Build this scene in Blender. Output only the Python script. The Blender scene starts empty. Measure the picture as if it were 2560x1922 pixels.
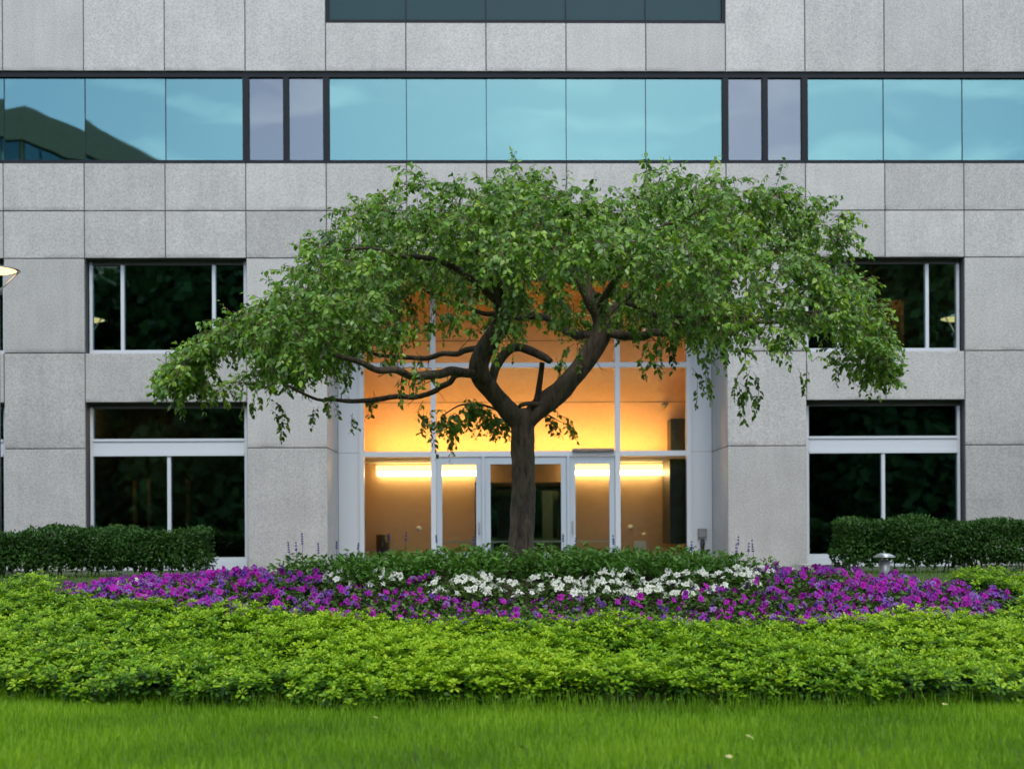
import bpy, math, random
import numpy as np
from mathutils import Vector
R = math.radians
rng = np.random.default_rng(7); random.seed(7)
sc = bpy.context.scene
C = sc.collection

# ------------------------------------------------------------------ camera, sky, sun, exposure
CAM_Z = 1.6
cam_d = bpy.data.cameras.new('camera'); cam = bpy.data.objects.new('camera', cam_d); C.objects.link(cam)
cam.location = (0, 0, CAM_Z); cam.rotation_euler = (R(90), R(0.3), 0)
cam_d.sensor_width = 36; cam_d.lens = 44.3; cam_d.shift_y = 0.1445
cam_d.clip_start = 0.1; cam_d.clip_end = 3000
cam_d.dof.use_dof = True; cam_d.dof.focus_distance = 15.2; cam_d.dof.aperture_fstop = 1.15
sc.camera = cam

SUN_EL, SUN_AZ = R(60), R(174)        # azimuth from +Y clockwise: behind the camera, a little to the right
w = bpy.data.worlds.new('World'); sc.world = w; w.use_nodes = True
nt = w.node_tree; nt.nodes.clear()
def wn(t, **k):
    n = nt.nodes.new(t)
    for a, b in k.items(): setattr(n, a, b)
    return n
sky = wn('ShaderNodeTexSky', sky_type='NISHITA', sun_disc=False, sun_elevation=R(34), sun_rotation=SUN_AZ,
         air_density=1.0, dust_density=0.6, ozone_density=1.3)
tc = wn('ShaderNodeTexCoord'); mp = wn('ShaderNodeMapping'); mp.inputs['Scale'].default_value = (2.2, 2.2, 9.0)
mp.inputs['Rotation'].default_value = (0.05, 0.12, 0.4)
cn = wn('ShaderNodeTexNoise'); cn.inputs['Scale'].default_value = 2.8; cn.inputs['Detail'].default_value = 7; cn.inputs['Distortion'].default_value = 0.6
cr = wn('ShaderNodeValToRGB'); cr.color_ramp.elements[0].position = 0.47; cr.color_ramp.elements[1].position = 0.70
cr.color_ramp.elements[0].color = (0.0, 0.0, 0.0, 1); cr.color_ramp.elements[1].color = (0.45, 0.45, 0.45, 1)
mx = wn('ShaderNodeMix', data_type='RGBA'); mx.inputs['B'].default_value = (15, 15, 15, 1)
bg = wn('ShaderNodeBackground'); bg.inputs['Strength'].default_value = 0.15
wo = wn('ShaderNodeOutputWorld')
L = nt.links.new
L(tc.outputs['Generated'], mp.inputs['Vector']); L(mp.outputs['Vector'], cn.inputs['Vector']); L(cn.outputs['Fac'], cr.inputs['Fac'])
L(cr.outputs['Color'], mx.inputs['Factor']); L(sky.outputs['Color'], mx.inputs['A']); L(mx.outputs['Result'], bg.inputs['Color'])
L(bg.outputs['Background'], wo.inputs['Surface'])

sd = bpy.data.lights.new('sun', 'SUN'); sd.energy = 1.5; sd.angle = R(30); sd.color = (1.0, 0.96, 0.88)
sun = bpy.data.objects.new('sun', sd); C.objects.link(sun)
_d = Vector((math.sin(SUN_AZ) * math.cos(SUN_EL), math.cos(SUN_AZ) * math.cos(SUN_EL), math.sin(SUN_EL)))
sun.rotation_euler = _d.to_track_quat('Z', 'Y').to_euler(); sun.location = _d * 60
vs = sc.view_settings; vs.view_transform = 'Standard'; vs.look = 'None'; vs.gamma = 1; vs.use_curve_mapping = False
vs.exposure = 0.92
sc.render.engine = 'CYCLES'
cy = sc.cycles
cy.use_denoising = True; cy.use_adaptive_sampling = True; cy.adaptive_threshold = 0.02
cy.max_bounces = 7; cy.diffuse_bounces = 3; cy.glossy_bounces = 4; cy.transmission_bounces = 4; cy.transparent_max_bounces = 12
cy.caustics_reflective = False; cy.caustics_refractive = False; cy.sample_clamp_indirect = 6

# ------------------------------------------------------------------ helpers
def link(o, parent=None):
    C.objects.link(o)
    if parent is not None: o.parent = parent
    return o
def tag(o, label=None, cat=None, group=None, kind=None):
    if label: o['label'] = label
    if cat: o['category'] = cat
    if group: o['group'] = group
    if kind: o['kind'] = kind
    return o
def empty(name, loc=(0, 0, 0), rz=0, parent=None):
    o = bpy.data.objects.new(name, None); o.location = loc; o.rotation_euler = (0, 0, rz); o.empty_display_size = 0.1
    return link(o, parent)
class MB:
    def __init__(s): s.v = []; s.f = []
    def add(s, vs_, fs):
        n = len(s.v); s.v += [tuple(a) for a in vs_]; s.f += [tuple(i + n for i in q) for q in fs]; return s
    def box(s, x0, x1, y0, y1, z0, z1):
        return s.add([(x0,y0,z0),(x1,y0,z0),(x1,y1,z0),(x0,y1,z0),(x0,y0,z1),(x1,y0,z1),(x1,y1,z1),(x0,y1,z1)],
                     [(3,2,1,0),(4,5,6,7),(0,1,5,4),(1,2,6,5),(2,3,7,6),(3,0,4,7)])
    def cyl(s, x, y, z0, z1, r0, r1=None, n=16, cap=True):
        r1 = r0 if r1 is None else r1
        vs_ = [(x + r*math.cos(2*math.pi*i/n), y + r*math.sin(2*math.pi*i/n), z) for z, r in ((z0, r0), (z1, r1)) for i in range(n)]
        fs = [(i, (i+1) % n, n + (i+1) % n, n + i) for i in range(n)]
        if cap: fs += [tuple(range(n-1, -1, -1)), tuple(range(n, 2*n))]
        return s.add(vs_, fs)
    def tube(s, pts, rad, n=8, cap=True, lump=0.0, seed=0):
        pts = [Vector(p) for p in pts]; m = len(pts)
        if not hasattr(rad, '__len__'): rad = [rad]*m
        base = len(s.v); up = None; rr = random.Random(seed)
        ph = [rr.uniform(0, 6.28) for _ in range(6)]; col = [rr.uniform(-1, 1) for _ in range(n)]
        for i, p in enumerate(pts):
            t = (pts[min(i+1, m-1)] - pts[max(i-1, 0)]).normalized()
            if up is None:
                a = Vector((0, 1, 0)) if abs(t.y) < 0.8 else Vector((1, 0, 0)); up = (a - t*a.dot(t)).normalized()
            else:
                up = (up - t*up.dot(t)).normalized()
            b = t.cross(up)
            for k in range(n):
                a = 2*math.pi*k/n
                r = rad[i]
                if lump: r *= 1 + lump*(math.sin(3*a + ph[0] + i*0.35) * 0.5 + math.sin(2*a + ph[1] - i*0.55)*0.5 + math.sin(7*a + ph[2] + i*0.9)*0.35 + rr.uniform(-.45, .45) + col[k]*.55)
                col[k] = max(-1.3, min(1.3, col[k] + rr.uniform(-.35, .35)))
                s.v.append(tuple(p + (up*math.cos(a) + b*math.sin(a))*r))
        for i in range(m-1):
            for k in range(n):
                a, b2 = base + i*n + k, base + i*n + (k+1) % n
                s.f.append((a, b2, b2+n, a+n))
        if cap:
            s.f.append(tuple(base + k for k in range(n-1, -1, -1))); s.f.append(tuple(base + (m-1)*n + k for k in range(n)))
        return s
    def mesh(s, name, mat, smooth=False):
        me = bpy.data.meshes.new(name); me.from_pydata(s.v, [], s.f); me.validate(); me.update()
        if mat is not None: me.materials.append(mat)
        if smooth: me.polygons.foreach_set('use_smooth', [True]*len(me.polygons))
        return me
    def build(s, name, mat, parent=None, smooth=False, loc=None):
        o = bpy.data.objects.new(name, s.mesh(name, mat, smooth))
        if loc is not None: o.location = loc
        return link(o, parent)
def box(name, mat, parent, x0, x1, y0, y1, z0, z1): return MB().box(x0, x1, y0, y1, z0, z1).build(name, mat, parent)
def inst(name, me, parent=None, loc=(0,0,0), rot=(0,0,0), scale=1.0):
    o = bpy.data.objects.new(name, me); o.location = loc; o.rotation_euler = rot
    o.scale = (scale,)*3 if not hasattr(scale, '__len__') else scale
    return link(o, parent)

def scatter(name, tv, tf, M, P, mat, tone=None, smooth=False):
    """one mesh: template (tv, tf) placed N times; M (N,3,3) columns = axes (scaled), P (N,3)"""
    tv = np.asarray(tv, float); N = len(P); nv = len(tv)
    V = (np.einsum('nij,vj->nvi', M, tv) + P[:, None, :]).reshape(-1, 3)
    loops = np.concatenate([np.array(f) for f in tf]); ls = np.array([len(f) for f in tf])
    LI = (loops[None, :] + (np.arange(N)*nv)[:, None]).reshape(-1)
    LT = np.tile(ls, N); LS = np.concatenate([[0], np.cumsum(LT)[:-1]])
    me = bpy.data.meshes.new(name)
    me.vertices.add(len(V)); me.vertices.foreach_set('co', V.astype(np.float32).ravel())
    me.loops.add(len(LI)); me.loops.foreach_set('vertex_index', LI.astype(np.int32))
    me.polygons.add(len(LT)); me.polygons.foreach_set('loop_start', LS.astype(np.int32)); me.polygons.foreach_set('loop_total', LT.astype(np.int32))
    if smooth: me.polygons.foreach_set('use_smooth', np.ones(len(LT), bool))
    me.update(calc_edges=True)
    if tone is not None:
        at = me.attributes.new('tone', 'FLOAT', 'POINT'); at.data.foreach_set('value', np.repeat(tone, nv).astype(np.float32))
    me.materials.append(mat)
    return me
def nrm(a): return a / np.maximum(np.linalg.norm(a, axis=-1, keepdims=True), 1e-9)
def frames(d, n, s):
    """leaf axis d -> local y, leaf normal n -> local z; s scale (N,) or (N,3)"""
    y = nrm(d); z = nrm(n - y*np.sum(n*y, -1, keepdims=True)); x = np.cross(y, z)
    M = np.stack([x, y, z], -1); s = np.asarray(s)
    return M * (s[:, None, None] if s.ndim == 1 else s[:, None, :])

# ------------------------------------------------------------------ materials
def mat(name):
    m = bpy.data.materials.new(name); m.use_nodes = True; m.node_tree.nodes.clear(); return m, m.node_tree
def N_(t, typ, **k):
    n = t.nodes.new(typ)
    for a, b in k.items():
        if a.startswith('i_'): n.inputs[a[2:].replace('_', ' ')].default_value = b
        else: setattr(n, a, b)
    return n
def principled(name, col, rough=0.5, metal=0.0, spec=0.5, noise=None, bump=None, vary=0.0):
    m, t = mat(name); o = N_(t, 'ShaderNodeOutputMaterial'); p = N_(t, 'ShaderNodeBsdfPrincipled')
    p.inputs['Base Color'].default_value = (*col, 1); p.inputs['Roughness'].default_value = rough
    p.inputs['Metallic'].default_value = metal; p.inputs['Specular IOR Level'].default_value = spec
    t.links.new(p.outputs[0], o.inputs[0])
    if noise:
        tcn = N_(t, 'ShaderNodeTexCoord'); ns = N_(t, 'ShaderNodeTexNoise'); ns.inputs['Scale'].default_value = noise[0]; ns.inputs['Detail'].default_value = 6
        r = N_(t, 'ShaderNodeMapRange'); r.inputs['From Min'].default_value = 0.3; r.inputs['From Max'].default_value = 0.7
        r.inputs['To Min'].default_value = 1 - noise[1]; r.inputs['To Max'].default_value = 1 + noise[1]
        mm = N_(t, 'ShaderNodeMix', data_type='RGBA', blend_type='MULTIPLY'); mm.inputs['Factor'].default_value = 1; mm.inputs['A'].default_value = (*col, 1)
        t.links.new(tcn.outputs['Object'], ns.inputs['Vector']); t.links.new(ns.outputs['Fac'], r.inputs['Value'])
        t.links.new(r.outputs[0], mm.inputs['B']); t.links.new(mm.outputs['Result'], p.inputs['Base Color'])
        if bump:
            b = N_(t, 'ShaderNodeBump'); b.inputs['Strength'].default_value = bump; b.inputs['Distance'].default_value = 0.02
            t.links.new(ns.outputs['Fac'], b.inputs['Height']); t.links.new(b.outputs[0], p.inputs['Normal'])
    return m
def emission(name, col, st):
    m, t = mat(name); o = N_(t, 'ShaderNodeOutputMaterial'); e = N_(t, 'ShaderNodeEmission')
    e.inputs['Color'].default_value = (*col, 1); e.inputs['Strength'].default_value = st; t.links.new(e.outputs[0], o.inputs[0]); return m

def granite_mat(name, base, rough):
    m, t = mat(name); o = N_(t, 'ShaderNodeOutputMaterial'); p = N_(t, 'ShaderNodeBsdfPrincipled'); lk = t.links.new
    tcn = N_(t, 'ShaderNodeTexCoord'); oi = N_(t, 'ShaderNodeObjectInfo')
    off = N_(t, 'ShaderNodeVectorMath', operation='SCALE'); lk(oi.outputs['Random'], off.inputs['Scale']); off.inputs[0].default_value = (37, 61, 23)
    ad = N_(t, 'ShaderNodeVectorMath', operation='ADD'); lk(tcn.outputs['Object'], ad.inputs[0]); lk(off.outputs[0], ad.inputs[1])
    sp = N_(t, 'ShaderNodeTexNoise'); sp.inputs['Scale'].default_value = 42; sp.inputs['Detail'].default_value = 3; sp.inputs['Roughness'].default_value = 0.75
    bl = N_(t, 'ShaderNodeTexNoise'); bl.inputs['Scale'].default_value = 1.6; bl.inputs['Detail'].default_value = 5
    lk(ad.outputs[0], sp.inputs['Vector']); lk(ad.outputs[0], bl.inputs['Vector'])
    r1 = N_(t, 'ShaderNodeValToRGB'); e = r1.color_ramp.elements
    e[0].position = 0.36; e[0].color = (base[0]*.68, base[1]*.69, base[2]*.71, 1); e[1].position = 0.62; e[1].color = (base[0]*1.18, base[1]*1.17, base[2]*1.16, 1)
    lk(sp.outputs['Fac'], r1.inputs['Fac'])
    r2 = N_(t, 'ShaderNodeMapRange'); r2.inputs['From Min'].default_value = .3; r2.inputs['From Max'].default_value = .7; r2.inputs['To Min'].default_value = .92; r2.inputs['To Max'].default_value = 1.05
    lk(bl.outputs['Fac'], r2.inputs['Value'])
    r3 = N_(t, 'ShaderNodeMapRange'); r3.inputs['To Min'].default_value = .90; r3.inputs['To Max'].default_value = 1.07; lk(oi.outputs['Random'], r3.inputs['Value'])
    # grime line along the lower edge of a panel, broken up by noise
    sx = N_(t, 'ShaderNodeSeparateXYZ'); lk(tcn.outputs['Object'], sx.inputs[0])
    gl = N_(t, 'ShaderNodeMapRange'); gl.inputs['From Min'].default_value = 0.0; gl.inputs['From Max'].default_value = 0.09; gl.inputs['To Min'].default_value = 1; gl.inputs['To Max'].default_value = 0
    lk(sx.outputs['Z'], gl.inputs['Value'])
    gn = N_(t, 'ShaderNodeTexNoise'); gn.inputs['Scale'].default_value = 1.3; gn.inputs['Detail'].default_value = 4; lk(ad.outputs[0], gn.inputs['Vector'])
    gr = N_(t, 'ShaderNodeMapRange'); gr.inputs['From Min'].default_value = .42; gr.inputs['From Max'].default_value = .62; lk(gn.outputs['Fac'], gr.inputs['Value'])
    gm = N_(t, 'ShaderNodeMath', operation='MULTIPLY'); lk(gl.outputs[0], gm.inputs[0]); lk(gr.outputs[0], gm.inputs[1])
    gi = N_(t, 'ShaderNodeMapRange'); gi.inputs['To Min'].default_value = 1; gi.inputs['To Max'].default_value = .58; lk(gm.outputs[0], gi.inputs['Value'])
    sm = N_(t, 'ShaderNodeMapping'); sm.inputs['Scale'].default_value = (5, 5, .35); lk(ad.outputs[0], sm.inputs['Vector'])
    sn = N_(t, 'ShaderNodeTexNoise'); sn.inputs['Scale'].default_value = 1.4; sn.inputs['Detail'].default_value = 5; lk(sm.outputs[0], sn.inputs['Vector'])
    sr = N_(t, 'ShaderNodeMapRange'); sr.inputs['From Min'].default_value = .3; sr.inputs['From Max'].default_value = .62; sr.inputs['To Min'].default_value = .92; sr.inputs['To Max'].default_value = 1.0; lk(sn.outputs['Fac'], sr.inputs['Value'])
    a0 = N_(t, 'ShaderNodeMath', operation='MULTIPLY'); lk(r2.outputs[0], a0.inputs[0]); lk(sr.outputs[0], a0.inputs[1])
    a = N_(t, 'ShaderNodeMath', operation='MULTIPLY'); lk(a0.outputs[0], a.inputs[0]); lk(r3.outputs[0], a.inputs[1])
    b = N_(t, 'ShaderNodeMath', operation='MULTIPLY'); lk(a.outputs[0], b.inputs[0]); lk(gi.outputs[0], b.inputs[1])
    mm = N_(t, 'ShaderNodeMix', data_type='RGBA', blend_type='MULTIPLY'); mm.inputs['Factor'].default_value = 1
    lk(r1.outputs['Color'], mm.inputs['A']); lk(b.outputs[0], mm.inputs['B']); lk(mm.outputs['Result'], p.inputs['Base Color'])
    p.inputs['Roughness'].default_value = rough
    bp = N_(t, 'ShaderNodeBump'); bp.inputs['Strength'].default_value = .12; bp.inputs['Distance'].default_value = .004; lk(sp.outputs['Fac'], bp.inputs['Height']); lk(bp.outputs[0], p.inputs['Normal'])
    lk(p.outputs[0], o.inputs[0]); return m

def mirror_glass(name, tint, refl, body, wave=0.004):
    """coated architectural glass: tinted mirror reflection over a see-through dark body"""
    m, t = mat(name); o = N_(t, 'ShaderNodeOutputMaterial'); lk = t.links.new
    g = N_(t, 'ShaderNodeBsdfGlossy'); g.inputs['Color'].default_value = (*tint, 1); g.inputs['Roughness'].default_value = 0.012
    tr = N_(t, 'ShaderNodeBsdfTransparent'); tr.inputs['Color'].default_value = (*body, 1)
    fr = N_(t, 'ShaderNodeFresnel'); fr.inputs['IOR'].default_value = 1.5
    mr = N_(t, 'ShaderNodeMapRange'); mr.inputs['To Min'].default_value = refl; mr.inputs['To Max'].default_value = 1; lk(fr.outputs[0], mr.inputs['Value'])
    tcn = N_(t, 'ShaderNodeTexCoord'); oi = N_(t, 'ShaderNodeObjectInfo')
    off = N_(t, 'ShaderNodeVectorMath', operation='SCALE'); lk(oi.outputs['Random'], off.inputs['Scale']); off.inputs[0].default_value = (37, 61, 23)
    ad = N_(t, 'ShaderNodeVectorMath', operation='ADD'); lk(tcn.outputs['Object'], ad.inputs[0]); lk(off.outputs[0], ad.inputs[1])
    ns = N_(t, 'ShaderNodeTexNoise'); ns.inputs['Scale'].default_value = 0.7; ns.inputs['Detail'].default_value = 1; lk(ad.outputs[0], ns.inputs['Vector'])
    bp = N_(t, 'ShaderNodeBump'); bp.inputs['Strength'].default_value = 1.0; bp.inputs['Distance'].default_value = wave; lk(ns.outputs['Fac'], bp.inputs['Height']); lk(bp.outputs[0], g.inputs['Normal'])
    mx_ = N_(t, 'ShaderNodeMixShader'); lk(mr.outputs[0], mx_.inputs[0]); lk(tr.outputs[0], mx_.inputs[1]); lk(g.outputs[0], mx_.inputs[2]); lk(mx_.outputs[0], o.inputs[0])
    return m

def leaf_mat(name, ramp, trans=0.3, rough=0.42, gloss=0.5, trans_boost=(1.25, 1.3, .5)):
    """foliage: colour from the per-leaf attribute 'tone' (0..1) through a ramp, some light through the leaf"""
    m, t = mat(name); o = N_(t, 'ShaderNodeOutputMaterial'); lk = t.links.new
    at = N_(t, 'ShaderNodeAttribute', attribute_name='tone')
    r = N_(t, 'ShaderNodeValToRGB'); els = r.color_ramp.elements
    while len(els) < len(ramp): els.new(0.5)
    for e, (p_, c_) in zip(els, ramp): e.position = p_; e.color = (*c_, 1)
    lk(at.outputs['Fac'], r.inputs['Fac'])
    p = N_(t, 'ShaderNodeBsdfPrincipled'); p.inputs['Roughness'].default_value = rough; p.inputs['Specular IOR Level'].default_value = gloss
    lk(r.outputs['Color'], p.inputs['Base Color'])
    tl = N_(t, 'ShaderNodeBsdfTranslucent'); mm = N_(t, 'ShaderNodeMix', data_type='RGBA', blend_type='MULTIPLY'); mm.inputs['Factor'].default_value = 1
    lk(r.outputs['Color'], mm.inputs['A']); mm.inputs['B'].default_value = (*trans_boost, 1); lk(mm.outputs['Result'], tl.inputs['Color'])
    mx_ = N_(t, 'ShaderNodeMixShader'); mx_.inputs[0].default_value = trans; lk(p.outputs[0], mx_.inputs[1]); lk(tl.outputs[0], mx_.inputs[2]); lk(mx_.outputs[0], o.inputs[0])
    return m

def bark_mat(name, c0, c1, scale=9.0, bump=1.0):
    m, t = mat(name); o = N_(t, 'ShaderNodeOutputMaterial'); p = N_(t, 'ShaderNodeBsdfPrincipled'); lk = t.links.new
    tcn = N_(t, 'ShaderNodeTexCoord'); mp_ = N_(t, 'ShaderNodeMapping'); mp_.inputs['Scale'].default_value = (1, 1, .28); lk(tcn.outputs['Object'], mp_.inputs['Vector'])
    ns = N_(t, 'ShaderNodeTexNoise'); ns.inputs['Scale'].default_value = scale*2.2; ns.inputs['Detail'].default_value = 8; ns.inputs['Roughness'].default_value = .65; ns.inputs['Distortion'].default_value = .8
    n2 = N_(t, 'ShaderNodeTexNoise'); n2.inputs['Scale'].default_value = 2.2; n2.inputs['Detail'].default_value = 4
    lk(mp_.outputs[0], ns.inputs['Vector']); lk(tcn.outputs['Object'], n2.inputs['Vector'])
    r = N_(t, 'ShaderNodeValToRGB'); e = r.color_ramp.elements; e[0].position = .34; e[0].color = (*c0, 1); e[1].position = .68; e[1].color = (*c1, 1); lk(ns.outputs['Fac'], r.inputs['Fac'])
    # lichen / moss patches
    r2 = N_(t, 'ShaderNodeMapRange'); r2.inputs['From Min'].default_value = .52; r2.inputs['From Max'].default_value = .7; r2.inputs['To Max'].default_value = .55; lk(n2.outputs['Fac'], r2.inputs['Value'])
    mm = N_(t, 'ShaderNodeMix', data_type='RGBA'); lk(r2.outputs[0], mm.inputs['Factor']); lk(r.outputs['Color'], mm.inputs['A']); mm.inputs['B'].default_value = (.075, .08, .04, 1)
    lk(mm.outputs['Result'], p.inputs['Base Color']); p.inputs['Roughness'].default_value = .85
    b = N_(t, 'ShaderNodeBump'); b.inputs['Strength'].default_value = bump; b.inputs['Distance'].default_value = .03; lk(ns.outputs['Fac'], b.inputs['Height']); lk(b.outputs[0], p.inputs['Normal'])
    lk(p.outputs[0], o.inputs[0]); return m

M = {}
M['granite'] = granite_mat('granite', (.422, .418, .396), .36)
M['backing'] = principled('joint_mortar', (.09, .09, .09), .9)
M['alu'] = principled('pale_aluminium', (.50, .54, .575), .42, 0.1)
M['alu_door'] = principled('grey_aluminium', (.39, .45, .50), .42, 0.1)
M['dark_frame'] = principled('dark_bronze_frame', (.010, .013, .018), .6, 0, .2)
M['ribbon_glass'] = mirror_glass('teal_mirror_glass', (.35, .68, .70), .25, (.2, .25, .25), .0045)
M['vent_glass'] = mirror_glass('mauve_mirror_glass', (.42, .49, .55), .24, (.2, .2, .22), .0045)
M['spandrel'] = principled('spandrel_glass', (.012, .045, .055), .3, 0, .18)
M['window_glass'] = mirror_glass('dark_teal_window_glass', (.50, .78, .80), .27, (.46, .52, .50))
M['lobby_glass'] = mirror_glass('clear_lobby_glass', (.95, 1, .98), .03, (.93, .96, .93))
M['room'] = principled('dark_room', (.02, .02, .018), .8)
M['lobby_wall'] = principled('lobby_timber_wall', (.56, .375, .225), .6, noise=(6, .02))
M['lobby_ceiling'] = principled('lobby_ceiling', (.6, .5, .38), .7)
M['black'] = principled('black_panel', (.008, .008, .008), .4)
M['white'] = principled('white_plastic', (.7, .7, .66), .5)
M['steel'] = principled('brushed_steel', (.55, .56, .57), .32, 0.9)
M['grey_steel'] = principled('grey_steel', (.20, .21, .21), .45, .5)
M['cove'] = emission('cove_lamp', (1.0, .47, .115), 46)
M['tube'] = emission('fluorescent_lamp', (1.0, .68, .30), 10)
M['reflector_glow'] = emission('lit_reflector', (1.0, .55, .17), 2.6)  # reflector behind the tube; its lit look is given as emission
M['disc_glow'] = emission('disc_underside_glow', (1.0, .62, .24), 1.7)  # emission stands for the uplight falling on the disc underside
M['room_fill'] = emission('room_fill_glow', (1.0, .55, .2), 80)  # for unseen strips added to brighten the side rooms
M['soil'] = principled('dark_soil', (.035, .022, .015), .95, noise=(30, .4), bump=.8)
M['paving'] = principled('paving', (.30, .29, .27), .8, noise=(14, .15), bump=.2)

# ------------------------------------------------------------------ terrain
def yfront(x): return 10.96 + 0.03*(np.asarray(x, float) - 1.0)**2
def ground(x, y):
    x = np.asarray(x, float); y = np.asarray(y, float)
    yy = y - np.minimum(yfront(np.clip(x, -9, 9)) - 10.96, 1.8)*np.clip((14 - y)/2.7, 0, 1)
    z = np.interp(yy, [10.96, 14.0, 15.5, 17.0, 20.0, 24.0], [0.0, .38, .60, .66, .90, .91])
    return z + .44*np.exp(-((x - .3)/5.2)**2 - ((y - 16.3)/1.4)**2)
xs = np.unique(np.concatenate([[-900, -400, -150, -60, -30, -20], np.arange(-14, 14.1, .4), [20, 30, 60, 150, 400, 900]]))
ys = np.unique(np.concatenate([[-900, -400, -150, -60, -20, 0, 5], np.arange(8, 24.1, .3), [30, 60, 150, 400, 900]]))
gx, gy = np.meshgrid(xs, ys); gz = ground(gx, gy)
mb = MB(); mb.v = list(zip(gx.ravel().tolist(), gy.ravel().tolist(), gz.ravel().tolist())); nx = len(xs)
mb.f = [(j*nx+i, j*nx+i+1, (j+1)*nx+i+1, (j+1)*nx+i) for j in range(len(ys)-1) for i in range(nx-1)]
M['lawn_soil'] = principled('lawn_soil', (.030, .050, .012), .95, noise=(25, .35), bump=.5)
tag(mb.build('ground', M['lawn_soil'], smooth=True), kind='structure')

# paved walk to the doors, in front of the building
o = MB().box(-4.7, 5.2, 21.9, 25.62, .80, .935).build('pavement', M['paving']); tag(o, kind='structure')

# flower bed soil
BX, BY, BRX, BRY = .1, 15.55, 6.0, 1.75
def byc(x): return BY - .085*(x-BX)      # the bed lies slightly askew, nearer at its right end
mb = MB(); nr, na = 10, 64
for i in range(nr+1):
    for k in range(na):
        a = 2*math.pi*k/na; r = i/nr
        x = BX + BRX*1.02*r*math.cos(a); y = byc(x) + BRY*1.04*r*math.sin(a); mb.v.append((x, y, float(ground(x, y)) + .02))
for i in range(nr):
    for k in range(na):
        mb.f.append((i*na+k, (i+1)*na+k, (i+1)*na+(k+1) % na, i*na+(k+1) % na))
tag(mb.build('flower_bed_soil', M['soil'], smooth=True), kind='structure')

# ------------------------------------------------------------------ the office building
S = 1.524; ZB = .91; GAP = .016
bld = empty('office_building', (.315, 24.0, ZB), R(1.0))
tag(bld, 'grey granite office building with ribbon windows and lit glass entrance', 'building')
_pc = {}
def panel(x0, x1, z0, z1, name='granite_panel', m='granite'):
    """one chamfered stone slab, face at local y = 0"""
    w_, h_ = round(x1-x0-GAP, 4), round(z1-z0-GAP, 4); key = (w_, h_, m)
    if key not in _pc:
        c = .006; t_ = .05; mb = MB()
        mb.add([(c,0,c),(w_-c,0,c),(w_-c,0,h_-c),(c,0,h_-c),(0,c,0),(w_,c,0),(w_,c,h_),(0,c,h_),(0,t_,0),(w_,t_,0),(w_,t_,h_),(0,t_,h_)],
               [(0,1,2,3),(0,4,5,1),(1,5,6,2),(2,6,7,3),(3,7,4,0),(4,8,9,5),(5,9,10,6),(6,10,11,7),(7,11,8,4),(8,11,10,9)])
        _pc[key] = mb.mesh(name, M[m])
    return inst(name, _pc[key], bld, (x0+GAP/2, random.uniform(-.0015, .0015), z0+GAP/2 - ZB))
back = MB()
def cell(k, z0, z1, x0=None, x1=None):
    x0 = (k-.5)*S if x0 is None else x0; x1 = (k+.5)*S if x1 is None else x1
    panel(x0, x1, z0, z1)
ROWS = [.91, 3.23, 5.037, 6.826, 7.725, 8.63]
TOP0, TOP1 = 10.37, 12.22
def is_pier(k): return abs(k) % 3 == 0 and k != 0
for k in range(-9, 10):
    if abs(k) <= 2:
        cell(k, 6.826, 7.725); cell(k, 7.725, 8.63); cell(k, 10.37, 11.30); cell(k, 13.1, 14.0)
    elif is_pier(k):
        for a, b in zip(ROWS[:-1], ROWS[1:]): cell(k, a, b)
        cell(k, TOP0, TOP1); cell(k, TOP1, 14.0)
    else:
        cell(k, 4.098, 5.037); cell(k, 6.826, 7.725); cell(k, 7.725, 8.63); cell(k, TOP0, TOP1); cell(k, TOP1, 14.0)
# backing wall behind the slabs
e0 = 9.5*S
back.box(-e0, e0, .055, .40, 6.826-ZB, 8.63-ZB); back.box(-e0, -2.5*S, .055, .40, TOP0-ZB, 14-ZB); back.box(2.5*S, e0, .055, .40, TOP0-ZB, 14-ZB)
back.box(-2.5*S, 2.5*S, .055, .40, TOP0-ZB, 11.30-ZB); back.box(-2.5*S, 2.5*S, .055, .40, 13.1-ZB, 14-ZB)
for k in range(-9, 10):
    if abs(k) > 2:
        a, b = (k-.5)*S, (k+.5)*S
        if k == 3: a += .055
        if k == -3: b -= .055
        if is_pier(k): back.box(a, b, .055, .40, 0, 6.826-ZB)
        else: back.box(a, b, .055, .40, 4.098-ZB, 5.037-ZB)
back.box(-e0, e0, .42, 12, 13.9-ZB, 14.02-ZB); back.box(-e0-.2, -e0, .0, 12, 0, 14-ZB); back.box(e0, e0+.2, 0, 12, 0, 14-ZB); back.box(-e0, e0, 12, 12.3, 0, 14-ZB)
back.build('wall', M['backing'], bld)
box('parapet_cap', M['alu'], bld, -e0-.25, e0+.25, -.06, .5, 14.03-ZB, 14.12-ZB)

def pane(x0, x1, z0, z1, y, m, parent, tilt=.12, name='pane'):
    """one sheet of glass, set in its frame with a slight tilt of its own"""
    cx, cz = (x0+x1)/2, (z0+z1)/2; hx, hz = (x1-x0)/2, (z1-z0)/2
    ob = MB().box(-hx, hx, 0, .008, -hz, hz).build(name, M[m], parent, loc=(cx, y, cz-ZB))
    ob.rotation_euler = (R(random.gauss(0, tilt*.6)), 0, R(random.gauss(0, tilt)))
    return ob
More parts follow.
